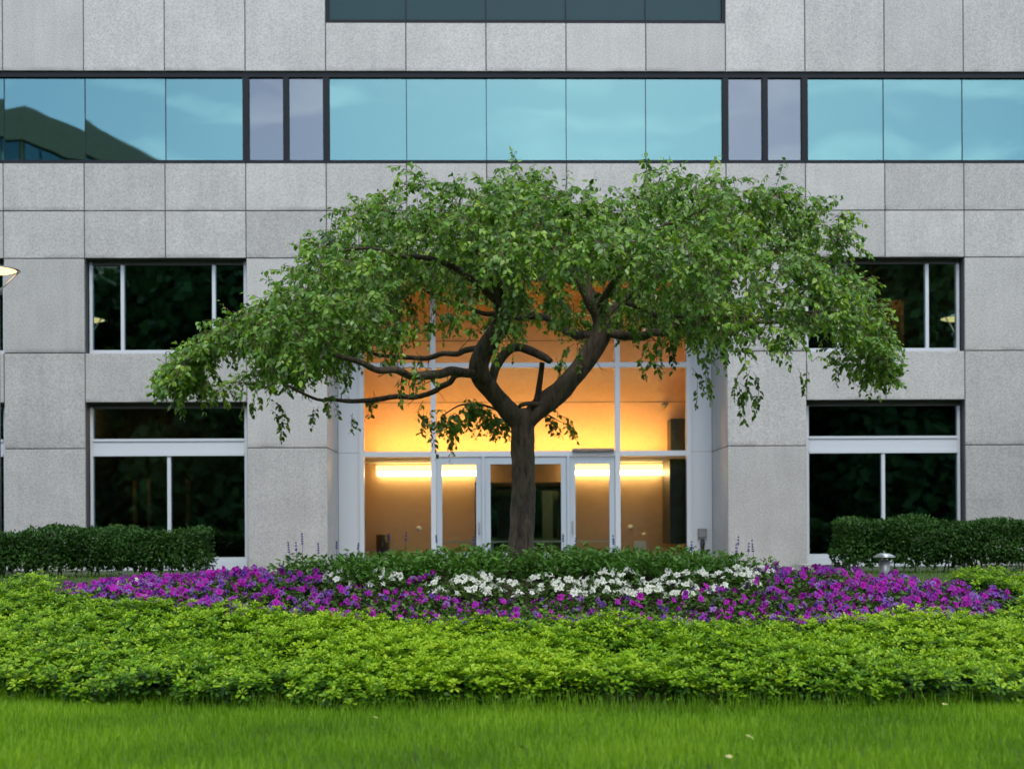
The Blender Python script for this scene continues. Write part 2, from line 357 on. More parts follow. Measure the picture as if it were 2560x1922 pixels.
# ribbon window: dark frame, big mirror panes, pairs of narrow mauve vents
YG = .085
rw = MB()
rw.box(-e0, e0, .03, .20, 10.27-ZB, 10.365-ZB); rw.box(-e0, e0, .03, .20, 8.635-ZB, 8.695-ZB)
posts = []
ribbon = rw.build('ribbon_window', M['dark_frame'], bld)
def post(xa, xb): box('mullion', M['dark_frame'], ribbon, xa, xb, .032, .19, 8.697-ZB, 10.268-ZB)
for k in range(-9, 10):
    a, b = (k-.5)*S, (k+.5)*S
    if abs(k) == 3:
        sgn = 1 if k > 0 else -1
        m_ = (a+b)/2
        post(a-.06, a+.06); post(m_-.055, m_+.055); post(b-.06, b+.06)
        pane(a+.06, m_-.055, 8.697, 10.268, YG, 'vent_glass', ribbon); pane(m_+.055, b-.06, 8.697, 10.268, YG, 'vent_glass', ribbon)
    else:
        la = .06 if abs(k-1) == 3 else .007; lb = .06 if abs(k+1) == 3 else .007
        pane(a+la, b-lb, 8.697, 10.268, YG, 'ribbon_glass', ribbon)
        if abs(k+1) != 3 and k < 9: box('mullion', M['dark_frame'], ribbon, b-.007, b+.007, .075, .19, 8.697-ZB, 10.268-ZB)
box('interior_blind', M['room'], ribbon, -e0, e0, .6, .62, 8.5-ZB, 10.6-ZB)
# upper spandrel window over the entrance
up = MB().box(-2.5*S, 2.5*S, .03, .2, 11.305-ZB, 11.365-ZB).box(-2.5*S, -2.5*S+.06, .03, .2, 11.367-ZB, 13.1-ZB).box(2.5*S-.06, 2.5*S, .03, .2, 11.367-ZB, 13.1-ZB).box(-2.5*S, 2.5*S, .035, .2, 13.04-ZB, 13.095-ZB).build('upper_window', M['dark_frame'], bld)
for k in range(-2, 3):
    a = (k-.5)*S + (.06 if k == -2 else .008); b = (k+.5)*S - (.06 if k == 2 else .008)
    pane(a, b, 11.367, 13.038, .09, 'spandrel', up, .05)
    if k < 2: box('mullion', M['dark_frame'], up, (k+.5)*S-.008, (k+.5)*S+.008, .07, .19, 11.367-ZB, 13.038-ZB)
box('interior_blind', M['room'], up, -2.5*S, 2.5*S, .45, .47, 11.3-ZB, 13.2-ZB)

# punched windows either side
def punched(x0, x1):
    yg = .24
    f = MB().box(x0+.03, x0+.085, yg-.05, yg+.05, 5.12-ZB, 6.80-ZB).box(x1-.085, x1-.03, yg-.05, yg+.05, 5.12-ZB, 6.80-ZB)
    f.box(x0+.03, x1-.03, yg-.055, yg+.055, 5.04-ZB, 5.118-ZB)
    wdw = f.build('window', M['alu'], bld)
    box('head_rail', M['backing'], wdw, x0+.002, x1-.002, yg-.05, yg+.05, 6.74-ZB, 6.822-ZB)
    ms = [x0 + .215*(x1-x0), x0 + .785*(x1-x0)]
    for q in ms: box('mullion', M['alu'], wdw, q-.032, q+.032, yg-.05, yg+.05, 5.12-ZB, 6.738-ZB)
    ex = [x0+.085, ms[0]-.032, ms[0]+.032, ms[1]-.032, ms[1]+.032, x1-.085]
    for i in range(3): pane(ex[2*i], ex[2*i+1], 5.12, 6.738, yg, 'window_glass', wdw, .1)
    r = MB().box(x0-.3, x1+.3, 2.6, 2.64, 4.6-ZB, 7.2-ZB).box(x0-.3, x1+.3, .5, 2.6, 4.55-ZB, 4.6-ZB).box(x0-.3, x1+.3, .5, 2.6, 7.2-ZB, 7.25-ZB).box(x0-.34, x0-.3, .41, 2.6, 4.6-ZB, 7.2-ZB).box(x1+.3, x1+.34, .41, 2.6, 4.6-ZB, 7.2-ZB)
    r.build('room', M['room'], wdw)
    # tall window below
    g = MB().box(x0+.03, x0+.085, yg-.05, yg+.05, 1.16-ZB, 4.04-ZB).box(x1-.085, x1-.03, yg-.05, yg+.05, 1.16-ZB, 4.04-ZB)
    g.box(x0+.03, x1-.03, yg-.052, yg+.052, 1.10-ZB, 1.158-ZB)
    w2 = g.build('window', M['alu'], bld)
    box('head_rail', M['backing'], w2, x0+.002, x1-.002, yg-.05, yg+.05, 4.005-ZB, 4.095-ZB)
    for za, zb, yy in ((3.375, 3.425, .07), (3.155, 3.375, .05), (3.095, 3.155, .07)): box('transom', M['alu'], w2, x0+.087, x1-.087, yg-yy, yg+.05, za+.001-ZB, zb-.001-ZB)
    mid = (x0+x1)/2
    box('mullion', M['alu'], w2, mid-.034, mid+.034, yg-.05, yg+.05, 1.16-ZB, 3.094-ZB)
    box('sill', M['alu'], w2, x0+.03, x1-.03, yg-.075, yg+.05, .915-ZB, 1.06-ZB); box('sill', M['alu'], w2, x0+.03, x1-.03, yg-.06, yg+.05, 1.062-ZB, 1.099-ZB)
    pane(x0+.085, x1-.085, 3.427, 4.004, yg, 'window_glass', w2, .1)
    pane(x0+.085, mid-.034, 1.16, 3.094, yg, 'window_glass', w2, .1); pane(mid+.034, x1-.085, 1.16, 3.094, yg, 'window_glass', w2, .1)
    r = MB().box(x0-.3, x1+.3, 3.0, 3.04, 0, 4.4-ZB).box(x0-.3, x1+.3, .42, 3.0, -.05, .02).box(x0-.3, x1+.3, .42, 3.0, 4.35-ZB, 4.4-ZB).box(x0-.34, x0-.3, .41, 3.0, .0, 4.4-ZB).box(x1+.3, x1+.34, .41, 3.0, 0, 4.4-ZB)
    r.build('room', M['room'], w2)
    if x0 > 0:
        box('partition', M['lobby_wall'], wdw, x0+.63*(x1-x0), x0+.80*(x1-x0), 1.7, 1.75, 4.62-ZB, 6.32-ZB)
        box('fill_strip', M['room_fill'], wdw, x0+.55*(x1-x0), x0+.72*(x1-x0), 1.2, 1.3, 7.15-ZB, 7.19-ZB)  # added glowing strip, out of view, to light the partition
    else:
        for q in (.20, .30, .56): box('timber_post', M['lobby_wall'], w2, x0+q*(x1-x0)-.35, x0+q*(x1-x0)-.28, 2.2, 2.3, .05, 2.75-ZB)
        box('fill_strip', M['room_fill'], w2, x0+.1, x0+.6, 1.6, 1.7, 4.30-ZB, 4.34-ZB)  # added glowing strip, out of view, to light the posts
    return wdw, w2
for ka in (-8.5, -5.5, 3.5, 6.5): punched(ka*S, (ka+2)*S)

# entrance recess
RD = 1.70; EX = 2.5*S
for sg in (-1, 1):
    for a, b in zip(ROWS[:3], ROWS[1:4]):
        h_ = b-a-GAP; c = .006
        mb = MB(); x_in, x_out = (0, .05) if sg > 0 else (-.05, 0)
        mb.box(x_in, x_out, 0, 1.585, 0, h_)
        mb.build('granite_panel', M['granite'], bld, loc=(sg*EX, .056, a+GAP/2-ZB))
box('soffit', M['granite'], bld, -EX, EX, .41, 1.64, 6.832-ZB, 6.90-ZB)
box('recess_wall', M['backing'], bld, EX+.056, EX+.20, .402, 3.6, 0, 6.9-ZB); box('recess_wall', M['backing'], bld, -EX-.20, -EX-.056, .402, 3.6, 0, 6.9-ZB)
# screen of aluminium and glass
yf0, yf1 = RD-.06, RD+.06
FZ0 = .936
scr = MB().box(-EX+.005, EX-.005, yf0-.01, yf1, 6.72-ZB, 6.828-ZB).build('entrance_screen', M['alu'], bld)
JX = 3.33
for sg in (-1, 1):
    a, b = sorted((sg*(JX+.05), sg*(EX-.005)))
    box('side_panel', M['alu'], scr, a, b, yf0+.02, yf1, FZ0-ZB, 3.23-ZB); box('side_panel', M['alu'], scr, a, b, yf0+.02, yf1, 3.236-ZB, 6.718-ZB)
    for X, hw in ((sg*JX, .047), (sg*1.875, .052)): box('mullion', M['alu'], scr, X-hw, X+hw, yf0-.02, yf1+.02, FZ0-ZB, 6.718-ZB)
XB = [-JX+.047, -1.875-.052, -1.875+.052, 1.875-.052, 1.875+.052, JX-.047]
for i in range(3):
    xa, xb = XB[2*i], XB[2*i+1]
    box('transom', M['alu'], scr, xa, xb, yf0, yf1, 4.955-ZB, 5.055-ZB); box('transom', M['alu'], scr, xa, xb, yf0, yf1, 3.15-ZB, 3.255-ZB)
    pane(xa, xb, 5.056, 6.719, RD, 'lobby_glass', scr, .1); pane(xa, xb, 3.256, 4.954, RD, 'lobby_glass', scr, .1)
for xa, xb in ((XB[0], XB[1]), (XB[4], XB[5])):
    box('transom', M['alu'], scr, xa, xb, yf0, yf1, FZ0-ZB, FZ0+.16-ZB); pane(xa, xb, FZ0+.161, 3.149, RD, 'lobby_glass', scr, .1)
DX = .865
for sg in (-1, 1): box('door_post', M['alu_door'], scr, sg*DX-.028, sg*DX+.028, yf0-.015, yf1, FZ0-ZB, 3.149-ZB)
box('closer_cover', M['grey_steel'], scr, .95, 1.80, yf0-.09, yf0-.002, 3.256-ZB, 3.30-ZB)
def door(xa, xb, hinge):
    z0, z1 = FZ0+.012, 3.143; y0, y1 = RD-.035, RD+.025
    ws, wt, wb = .115, .15, .25
    d = MB().box(xa, xa+ws, y0, y1, z0-ZB, z1-ZB).box(xb-ws, xb, y0, y1, z0-ZB, z1-ZB).box(xa+ws, xb-ws, y0, y1, z1-wt-ZB, z1-ZB).box(xa+ws, xb-ws, y0, y1, z0-ZB, z0+wb-ZB).build('door', M['alu_door'], scr)
    pane(xa+ws, xb-ws, z0+wb, z1-wt, RD-.004, 'lobby_glass', d, .05)
    box('push_bar', M['steel'], d, xa+ws-.04, xb-ws+.04, RD+.03, RD+.06, 1.40-ZB, 1.435-ZB)
    hx = xb-.055 if hinge == 'L' else xa+.055; sx = 1 if hinge == 'L' else -1
    hz = 1.60
    MB().tube([(hx, y0, hz+.22-ZB), (hx, y0-.05, hz+.22-ZB), (hx, y0-.05, hz-.0-ZB), (hx, y0, hz-ZB)], .012, 8).build('handle', M['steel'], d)
door(-1.82, -DX-.031, 'L'); door(-DX+.031, -.004, 'L'); door(.004, DX-.031, 'R'); door(DX+.031, 1.82, 'R')
# lobby behind the glass
UY, LY = RD+.95, RD+1.75       # upper wall, lower wall
IX = 3.45; CX = 1.06; CZ = 2.70
lob = MB().box(-IX, IX, UY, UY+.05, 3.22-ZB, 6.95-ZB).build('lobby_wall', M['lobby_wall'], bld)
seam = MB()
for z_ in (4.35, 5.65): seam.box(-IX, IX, UY-.003, UY-.001, z_-.006-ZB, z_+.006-ZB)
seam.build('panel_joint', M['backing'], lob)
for sg in (-1, 1):
    a, b = sorted((sg*CX, sg*IX)); box('lower_wall', M['lobby_wall'], lob, a, b, LY, LY+.05, 0, 3.1-ZB)
    a, b = sorted((sg*IX, sg*(IX+.05))); box('side_wall', M['lobby_wall'], lob, a, b, RD+.09, LY+.05, .0, 6.95-ZB)
    a, b = sorted((sg*CX, sg*(CX+.05))); box('corridor_wall', M['lobby_wall'], lob, a, b, LY+.051, LY+3.4, 0, 3.1-ZB)
box('lower_wall', M['lobby_wall'], lob, -CX, CX, LY+.04, LY+.09, CZ-ZB, 3.1-ZB)
box('cove_shelf', M['lobby_ceiling'], lob, -IX, IX, RD+.30, LY+3.4, 3.105-ZB, 3.17-ZB)
box('corridor_ceiling', M['lobby_ceiling'], lob, -CX, CX, LY+.091, LY+3.4, CZ-ZB, CZ+.04-ZB)
box('lobby_ceiling', M['lobby_ceiling'], lob, -IX, IX, RD+.09, UY-.002, 6.96-ZB, 7.0-ZB)
box('lobby_floor', M['paving'], lob, -IX-.05, IX+.05, RD+.07, LY+3.5, -.06, .028)
box('corridor_end', M['room'], lob, -CX, CX, LY+3.4, LY+3.45, 0, 3.1-ZB)
pane(-CX+.02, CX-.02, .98, CZ-.02, LY+3.0, 'window_glass', lob, .05, 'corridor_glass')
box('cove_lamp', M['cove'], lob, -3.2, 3.0, UY-.58, UY-.46, 3.175-ZB, 3.205-ZB)
for xa, xb in ((-3.15, -1.0), (1.0, 3.0)):
    lt = MB(); lt.tube([(xa, 0, 0), (xb, 0, 0)], .055, 12)
    lt.build('strip_lamp', M['tube'], lob, True, (0, LY-.13, 2.885-ZB))
    box('lit_reflector', M['reflector_glow'], lob, xa-.05, xb+.05, LY-.03, LY-.002, 2.85-ZB, 3.07-ZB)  # glows by itself in place of light reflected from the tube
# small lobby fittings
box('black_panel', M['black'], lob, 2.98, 3.40, RD+.25, LY-.4, 1.35-ZB, 3.1-ZB); box('black_panel', M['black'], lob, 3.03, 3.40, RD+.45, UY-.03, 3.18-ZB, 3.95-ZB)
for X in (-2.28, 2.33): MB().cyl(0, 0, 0, .02, .06, n=16).build('wall_plate', M['white'], lob, True, (X, LY-.002, 1.70-ZB)).rotation_euler = (R(90), 0, 0)
box('notice_box', M['white'], lob, 2.28, 2.52, RD+.5, RD+.7, .1, .50)
MB().cyl(-3.05, LY-.25, .03, .66, .13, .14, 20).build('waste_bin', M['black'], lob, True)
MB().tube([(3.0, UY-.02, 4.30-ZB), (3.0, UY-.12, 4.30-ZB), (2.93, UY-.16, 4.24-ZB)], [.05, .045, .06], 10).build('camera_bracket', M['grey_steel'], lob, True)
# entry phone on the right hand side panel
ic = box('entry_phone', M['grey_steel'], scr, 3.50, 3.68, yf0-.03, yf0+.018, 1.47-ZB, 1.66-ZB)
box('screen', M['steel'], ic, 3.52, 3.66, yf0-.034, yf0-.031, 1.49-ZB, 1.64-ZB)
MB().tube([(3.59, yf0-.02, 1.40-ZB), (3.59, yf0-.06, 1.37-ZB), (3.59, yf0-.06, 1.2-ZB), (3.59, yf0-.02, 1.15-ZB)], [.045, .05, .03, .035], 10).build('handset', M['black'], scr, True)

# stone kerb block beside the right pier
tag(MB().box(5.02, 5.75, 21.6, 22.4, .80, 1.02).build('kerb_block', M['granite']), 'low granite block at the foot of the right hedge', 'kerb')

# ------------------------------------------------------------------ street lamps in front of the facade
def street_lamp(loc, label):
    r = empty('street_lamp', loc); tag(r, label, 'street lamp', 'uplit disc street lamps')
    H = 6.15 - loc[2]
    MB().cyl(0, 0, 0, .25, .13, .12, 20).cyl(0, 0, .25, H-.42, .065, .055, 16).build('pole', M['grey_steel'], r, True)
    MB().cyl(0, 0, H-.42, H-.32, .09, .10, 16).build('lamp_housing', M['grey_steel'], r, True)
    for k in range(3):
        a = k*2*math.pi/3 + .5
        MB().tube([(.08*math.cos(a), .08*math.sin(a), H-.33), (.36*math.cos(a), .36*math.sin(a), H-.02)], .013, 6).build('arm', M['steel'], r, True)
    MB().cyl(0, 0, H-.01, H+.06, .40, .10, 32).build('reflector_disc', M['steel'], r, True)
    MB().cyl(0, 0, H-.05, H-.012, .22, .33, 32).build('disc_glow', M['disc_glow'], r, True)  # glowing cone in place of the disc underside lit from below
    return r
street_lamp((-8.82, 21.6, .91), 'lit disc-topped street lamp cut off by the left edge of the photo')
street_lamp((9.66, 21.8, .91), 'lit disc-topped street lamp mirrored in the right hand upper window')

# path light bollard
r = empty('bollard_light', (5.2, 17.6, float(ground(5.2, 17.6)))); tag(r, 'short steel bollard light with round cap behind the right flowers', 'bollard')
MB().cyl(0, 0, 0, .40, .075, .075, 20).build('post', M['grey_steel'], r, True)
MB().cyl(0, 0, .40, .44, .05, .05, 16).cyl(0, 0, .44, .46, .15, .15, 24).cyl(0, 0, .46, .50, .15, .06, 24).build('cap', M['steel'], r, True)

# ------------------------------------------------------------------ what the windows mirror: trees and an office block behind the viewer
M['far_leaf'] = leaf_mat('far_foliage', [(0, (.014, .040, .012)), (1, (.055, .12, .030))], .15, .7, .2)
M['bark_far'] = principled('far_bark', (.04, .03, .022), .9, noise=(5, .3))
M['block_stone'] = principled('block_stone', (.44, .37, .24), .8, noise=(2, .1))
quad_v = [(-.5, 0, 0), (.5, 0, .12), (.5, 1, 0), (-.5, 1, .12)]; quad_f = [(0, 1, 2), (0, 2, 3)]
far_meshes = []
for v in range(3):
    n = 20000; lob_c = []
    for q in range(62):
        a = random.uniform(0, 6.28); rr = random.uniform(0, 3.8); z_ = random.uniform(1.2, 16)
        rr *= max(.25, 1 - ((z_-8)/8.5)**2); lob_c.append((rr*math.cos(a), rr*math.sin(a), z_, random.uniform(1.3, 2.3)))
    lob_c = np.array(lob_c); pick = rng.integers(0, len(lob_c), n); dv = nrm(rng.normal(size=(n, 3)))
    P = lob_c[pick, :3] + dv*lob_c[pick, 3:4]*rng.uniform(.55, 1, (n, 1))
    far_meshes.append(scatter('crown', quad_v, quad_f, frames(nrm(rng.normal(size=(n, 3))), dv + rng.normal(size=(n, 3))*.5, rng.uniform(.22, .5, n)), P, M['far_leaf'], rng.uniform(0, 1, n)))
tmb = MB().tube([(0, 0, -.2), (.1, 0, 3), (0, .1, 7), (.1, 0, 12)], [.38, .30, .22, .05], 8, lump=.05)
for q in range(6):
    a = q*1.05; tmb.tube([(0, 0, 4 + q), (1.3*math.cos(a), 1.3*math.sin(a), 5.6+q), (2.6*math.cos(a), 2.6*math.sin(a), 6.6+q)], [.16, .10, .03], 5)
far_trunk = tmb.mesh('trunk', M['bark_far'])
for i in range(44):
    x = -66 + i*5.0 if i < 26 else -64 + (i-26)*7.2 + random.uniform(-1.2, 1.2); y = (-27 - (i % 2)*9 if i < 26 else -46) + random.uniform(-2, 2)
    s = random.uniform(1.0, 1.2) + (.15 if abs(x) > 16 else 0) if i < 26 else random.uniform(.6, .8); t_ = empty('roadside_tree', (x, y, -.02), random.uniform(0, 6)); t_.scale = (s*1.15, s*1.15, s)
    tag(t_, 'tall dark tree seen mirrored in the lower windows', 'tree', 'trees mirrored in the windows')
    inst('trunk', far_trunk, t_); inst('crown', far_meshes[i % 3], t_)
ob = empty('office_block', (-38.7, -62, 0), R(22)); tag(ob, 'tan office block with a dark glass band mirrored in the ribbon window', 'building')
HB = 38.9
MB().box(-26, 0, -22, 0, 0, HB-6.8).box(-25.6, -.5, -21.6, -.5, HB-6.8, HB-2.7).box(-26, 0, -22, 0, HB-2.7, HB).build('wall', M['block_stone'], ob)
for q in range(11):
    xa = -25.4 + q*2.25; box('pane', M['window_glass'], ob, xa+.08, xa+2.17, -.4, -.3, HB-6.7, HB-2.8)
for q in range(9): box('pane', M['window_glass'], ob, -.4, -.3, -21.4+q*2.3, -21.4+q*2.3+2.15, HB-6.7, HB-2.8)

# ------------------------------------------------------------------ hedges
M['hedge'] = leaf_mat('hedge_leaf', [(0, (.014, .050, .008)), (.7, (.034, .098, .014)), (1, (.07, .16, .025))], .2, .55, .22)
M['stem'] = principled('hedge_stem', (.09, .06, .04), .9)
leaf6_v = [(0,0,0), (.28,.35,.05), (-.28,.35,.05), (.24,.68,.06), (-.24,.68,.06), (0,1,-.02), (0,.35,0), (0,.68,.01)]
leaf6_f = [(0,1,6), (0,6,2), (6,1,3,7), (2,6,7,4), (7,3,5), (4,7,5)]
def hedge(x0, x1, y0, y1, zt, label, seed):
    g = np.random.default_rng(seed); zb = float(ground((x0+x1)/2, (y0+y1)/2))
    r = empty('clipped_hedge', ((x0+x1)/2, (y0+y1)/2, zb)); tag(r, label, 'hedge', 'clipped hedges by the facade')
    n = int(3400*(x1-x0))
    # points on the box surface (top, front, ends) with a wobbling skin
    f = g.uniform(0, 1, n); P = np.zeros((n, 3)); D = np.zeros((n, 3))
    X = g.uniform(x0, x1, n); Y = g.uniform(y0, y1, n); Zr = g.uniform(.02, 1, n)**.8
    top = f < .42; fr = (f >= .42) & (f < .86); en = f >= .86
    H = zt - zb
    P[:, 0], P[:, 1], P[:, 2] = X, Y, zb + Zr*H
    P[top, 2] = zt; D[top] = (0, 0, 1); P[fr, 1] = y0; D[fr] = (0, -1, 0)
    le = g.uniform(0, 1, n) < .5; P[en & le, 0] = x0; D[en & le] = (-1, 0, 0); P[en & ~le, 0] = x1; D[en & ~le] = (1, 0, 0)
    wob = .05*np.sin(P[:, 0]*5.1 + seed) + .05*np.sin(P[:, 0]*2.3 + P[:, 2]*7) + .03*np.sin(P[:, 0]*13 + P[:, 1]*9)
    bottom = np.clip((P[:, 2]-zb)/(.35*H), 0, 1)
    keep = ~((D[:, 2] < .5) & (g.uniform(0, 1, n) > .22 + .78*bottom))
    P += D*(wob - g.exponential(.055, n))[:, None]
    P[:, :2] -= D[:, :2]*((1-bottom)*.16)[:, None]
    P, D = P[keep], D[keep]; n = len(P)
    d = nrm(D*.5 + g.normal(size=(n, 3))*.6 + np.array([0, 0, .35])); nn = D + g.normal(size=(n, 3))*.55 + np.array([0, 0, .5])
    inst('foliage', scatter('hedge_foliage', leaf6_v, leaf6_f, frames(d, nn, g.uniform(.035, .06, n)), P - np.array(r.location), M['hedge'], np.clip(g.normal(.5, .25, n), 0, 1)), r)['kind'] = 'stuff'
    # dark inner mass of twigs and leaves
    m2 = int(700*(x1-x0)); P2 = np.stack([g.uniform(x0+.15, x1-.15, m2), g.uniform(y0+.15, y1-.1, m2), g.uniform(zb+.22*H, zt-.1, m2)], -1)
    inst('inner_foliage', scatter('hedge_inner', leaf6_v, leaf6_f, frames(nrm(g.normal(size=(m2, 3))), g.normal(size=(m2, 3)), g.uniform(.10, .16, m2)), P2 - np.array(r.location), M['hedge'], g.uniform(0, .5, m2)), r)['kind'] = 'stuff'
    st = MB(); rr = random.Random(seed)
    for q in range(int(5*(x1-x0))):
        x = rr.uniform(x0+.1, x1-.1); y = rr.uniform(y0+.15, y1-.15)
        st.tube([(x, y, zb-.05), (x+rr.uniform(-.1, .1), y+rr.uniform(-.1, .1), zb+.25), (x+rr.uniform(-.25, .25), y+rr.uniform(-.2, .2), zt-.15)], [.014, .010, .004], 5)
    st.v = [(a-r.location.x, b-r.location.y, c-r.location.z) for a, b, c in st.v]
    st.build('stems', M['stem'], r)['kind'] = 'stuff'
hedge(-11.5, -5.08, 20.5, 21.4, 1.67, 'dark green clipped hedge at the left under the window', 3)
hedge(5.42, 11.8, 20.5, 21.4, 1.75, 'dark green clipped hedge at the right behind the bollard light', 5)

# ------------------------------------------------------------------ the spreading tree
TY = 16.5
PXM = 2709.0
def at(px, py, y=TY): return Vector(((px-1106)/PXM*y, y, CAM_Z + (1150-py)/PXM*y))
tree = empty('spreading_tree', (at(1128, 1200).x, TY, float(ground(.13, TY))))
tag(tree, 'broad umbrella-shaped green tree with forked dark trunk in the flower bed', 'tree')
T0 = np.array(tree.location)
M['bark'] = bark_mat('tree_bark', (.014, .010, .007), (.125, .088, .056), 6.0)
M['twig'] = principled('twig_bark', (.10, .058, .036), .8)
def smooth_path(pts, rad, step=.06):
    """Catmull-Rom through the given points"""
    P = [Vector(p) for p in pts]; P = [P[0]*2-P[1]] + P + [P[-1]*2-P[-2]]; out = []; ro = []
    for i in range(1, len(P)-2):
        n = max(2, int((P[i+1]-P[i]).length/step))
        for k in range(n):
            t = k/n; a, b, c, d = P[i-1], P[i], P[i+1], P[i+2]
            out.append(.5*((2*b) + (c-a)*t + (2*a-5*b+4*c-d)*t*t + (3*b-a-3*c+d)*t**3)); ro.append(rad[i-1]*(1-t)+rad[i]*t)
    out.append(P[-2]); ro.append(rad[-1]); return out, ro
nodes = []; node_r = []
def limb(name, spec, seed, n=16, lump=.085, as_node=True):
    """spec: (px, py, depth offset, radius in m)"""
    pts = [at(a, b, TY + dy) for a, b, dy, _ in spec]; rad = [s[3] for s in spec]
    jr = random.Random(seed*7+1)
    if n <= 10 and len(pts) > 4:            # side limbs wander and are slimmer
        p2, r2 = [pts[0]], [rad[0]]
        for a, b, ra, rb in zip(pts[:-1], pts[1:], rad[:-1], rad[1:]):
            L_ = (b-a).length; p2 += [(a+b)/2 + Vector((jr.gauss(0, .03), jr.gauss(0, .05), jr.gauss(0, .028)))*min(1, L_/.5), b]; r2 += [(ra+rb)/2*jr.uniform(.85, 1.12), rb]
        pts, rad = p2, [r*.84 for r in r2]
    P, Rr = smooth_path(pts, rad)
    if as_node:
        for p, r_ in zip(P[len(P)//4:], Rr[len(P)//4:]): nodes.append(p); node_r.append(r_)
    mb = MB().tube([p - Vector(T0) for p in P], Rr, n, lump=lump, seed=seed)
    return mb.build(name, M['bark'], tree, True)
limb('trunk', [(1128, 1232, 0, .235), (1128, 1205, 0, .195), (1127, 1170, 0, .168), (1129, 1110, .0, .158), (1131, 1050, 0, .150), (1131, 980, 0, .146), (1131, 935, 0, .152), (1128, 905, 0, .168), (1126, 885, 0, .14)], 1, 36, .075, False)
limb('branch', [(1132, 925, 0, .12), (1100, 888, -.05, .128), (1064, 845, -.15, .120), (1038, 806, -.25, .125), (1045, 765, -.30, .125), (1072, 722, -.40, .118), (1088, 688, -.5, .105), (1085, 640, -.7, .085), (1060, 580, -1.0, .06), (1020, 520, -1.2, .035)], 2)
limb('branch', [(1128, 925, 0, .11), (1160, 890, .05, .135), (1205, 852, .1, .135), (1250, 803, .2, .128), (1284, 758, .25, .130), (1302, 722, .3, .135), (1300, 685, .3, .120), (1278, 650, .25, .105), (1262, 615, .2, .09), (1250, 560, .1, .07), (1230, 480, 0, .035)], 3)
limb('branch', [(1040, 812, -.22, .07), (1005, 806, -.5, .072), (955, 809, -1.0, .062), (890, 812, -1.5, .055), (820, 800, -1.9, .045), (740, 770, -2.2, .034), (640, 720, -2.1, .022)], 4, 10)
limb('branch', [(1000, 808, -.5, .04), (975, 826, -.3, .045), (940, 846, .1, .042), (860, 856, .5, .040), (760, 866, .8, .034), (690, 862, .9, .026), (600, 820, .9, .016)], 5, 10)
limb('branch', [(1055, 757, -.3, .05), (1010, 757, .3, .048), (960, 765, .9, .044), (880, 772, 1.4, .040), (800, 760, 1.8, .03), (700, 690, 2.0, .018)], 6, 10)
limb('branch', [(1062, 838, -.1, .055), (1075, 790, .05, .062), (1098, 760, .1, .060), (1122, 752, .0, .058), (1158, 764, -.15, .056), (1185, 779, -.25, .050), (1191, 783, -.27, .042)], 7, 12, .09, False)
limb('branch', [(1160, 872, 0, .05), (1164, 850, -.02, .040), (1170, 810, -.05, .036), (1173, 786, -.1, .036)], 8, 9, .08, False)
limb('branch', [(1120, 884, .1, .02), (1128, 876, -.1, .030), (1150, 873, -.1, .034), (1175, 876, 0, .03)], 9, 8, .08, False)
limb('branch', [(1292, 735, .3, .08), (1340, 727, .1, .074), (1390, 730, -.2, .066), (1430, 724, -.5, .060), (1470, 702, -.8, .052), (1540, 690, -1.1, .040), (1640, 700, -1.2, .030), (1740, 700, -1.1, .018)], 10, 10, .1)
limb('branch', [(1290, 735, .3, .075), (1250, 728, .7, .070), (1225, 718, 1.0, .066), (1205, 698, 1.2, .060), (1180, 688, 1.4, .058), (1120, 690, 1.7, .050), (1050, 680, 2.0, .042), (960, 650, 2.2, .03), (860, 590, 2.1, .018)], 11, 10)
limb('branch', [(1300, 700, .3, .07), (1350, 650, .9, .06), (1420, 600, 1.4, .05), (1520, 560, 1.8, .035), (1640, 560, 1.8, .02)], 12, 10)
limb('branch', [(1296, 670, .3, .07), (1330, 610, -.3, .055), (1390, 540, -.9, .042), (1470, 480, -1.2, .028), (1580, 450, -1.2, .015)], 13, 10)
limb('branch', [(1085, 660, -.6, .06), (1030, 610, -.9, .05), (930, 560, -1.3, .038), (820, 540, -1.4, .025), (700, 560, -1.2, .014)], 14, 10)
limb('branch', [(1262, 615, .2, .06), (1200, 540, .5, .045), (1120, 470, .7, .03), (1020, 420, .8, .015)], 15, 8)
limb('branch', [(1345, 655, .9, .04), (1430, 690, .9, .04), (1520, 710, .8, .034), (1640, 690, .6, .026), (1760, 680, .3, .016)], 16, 8)
# outline of the crown, seen from the front (px of the photograph at the tree's own distance)
TOPL = [(335, 822), (350, 806), (400, 792), (440, 748), (490, 695), (560, 655), (620, 615), (660, 550), (700, 500), (760, 440), (830, 405), (900, 372), (1000, 388), (1060, 372), (1190, 376), (1290, 396), (1360, 385), (1440, 372), (1560, 378), (1640, 398), (1720, 415), (1800, 450), (1850, 500), (1872, 600), (1895, 700), (1930, 780), (1945, 800)]
LOWL = [(335, 828), (420, 872), (500, 862), (560, 880), (620, 905), (690, 880), (740, 840), (800, 810), (850, 770), (930, 735), (1050, 690), (1150, 670), (1300, 680), (1400, 735), (1470, 800), (1530, 830), (1620, 840), (1680, 790), (1740, 810), (1850, 830), (1900, 815), (1945, 808)]
def prof(l):
    a = [at(p, q) for p, q in l]; return np.array([v.x for v in a]), np.array([v.z for v in a])
tpx, tpz = prof(TOPL); lpx, lpz = prof(LOWL)
_c = (tpx[0]+tpx[-1])/2; _w = lambda x: .26*np.clip((np.abs(x-_c)-3.0)/1.6, 0, 1)
tpz = tpz - .16 + _w(tpx); lpz = lpz + .30 + _w(lpx); tpx = _c + (tpx-_c)*.947; lpx = _c + (lpx-_c)*.947
cxm, hw = (tpx[0]+tpx[-1])/2, (tpx[-1]-tpx[0])/2
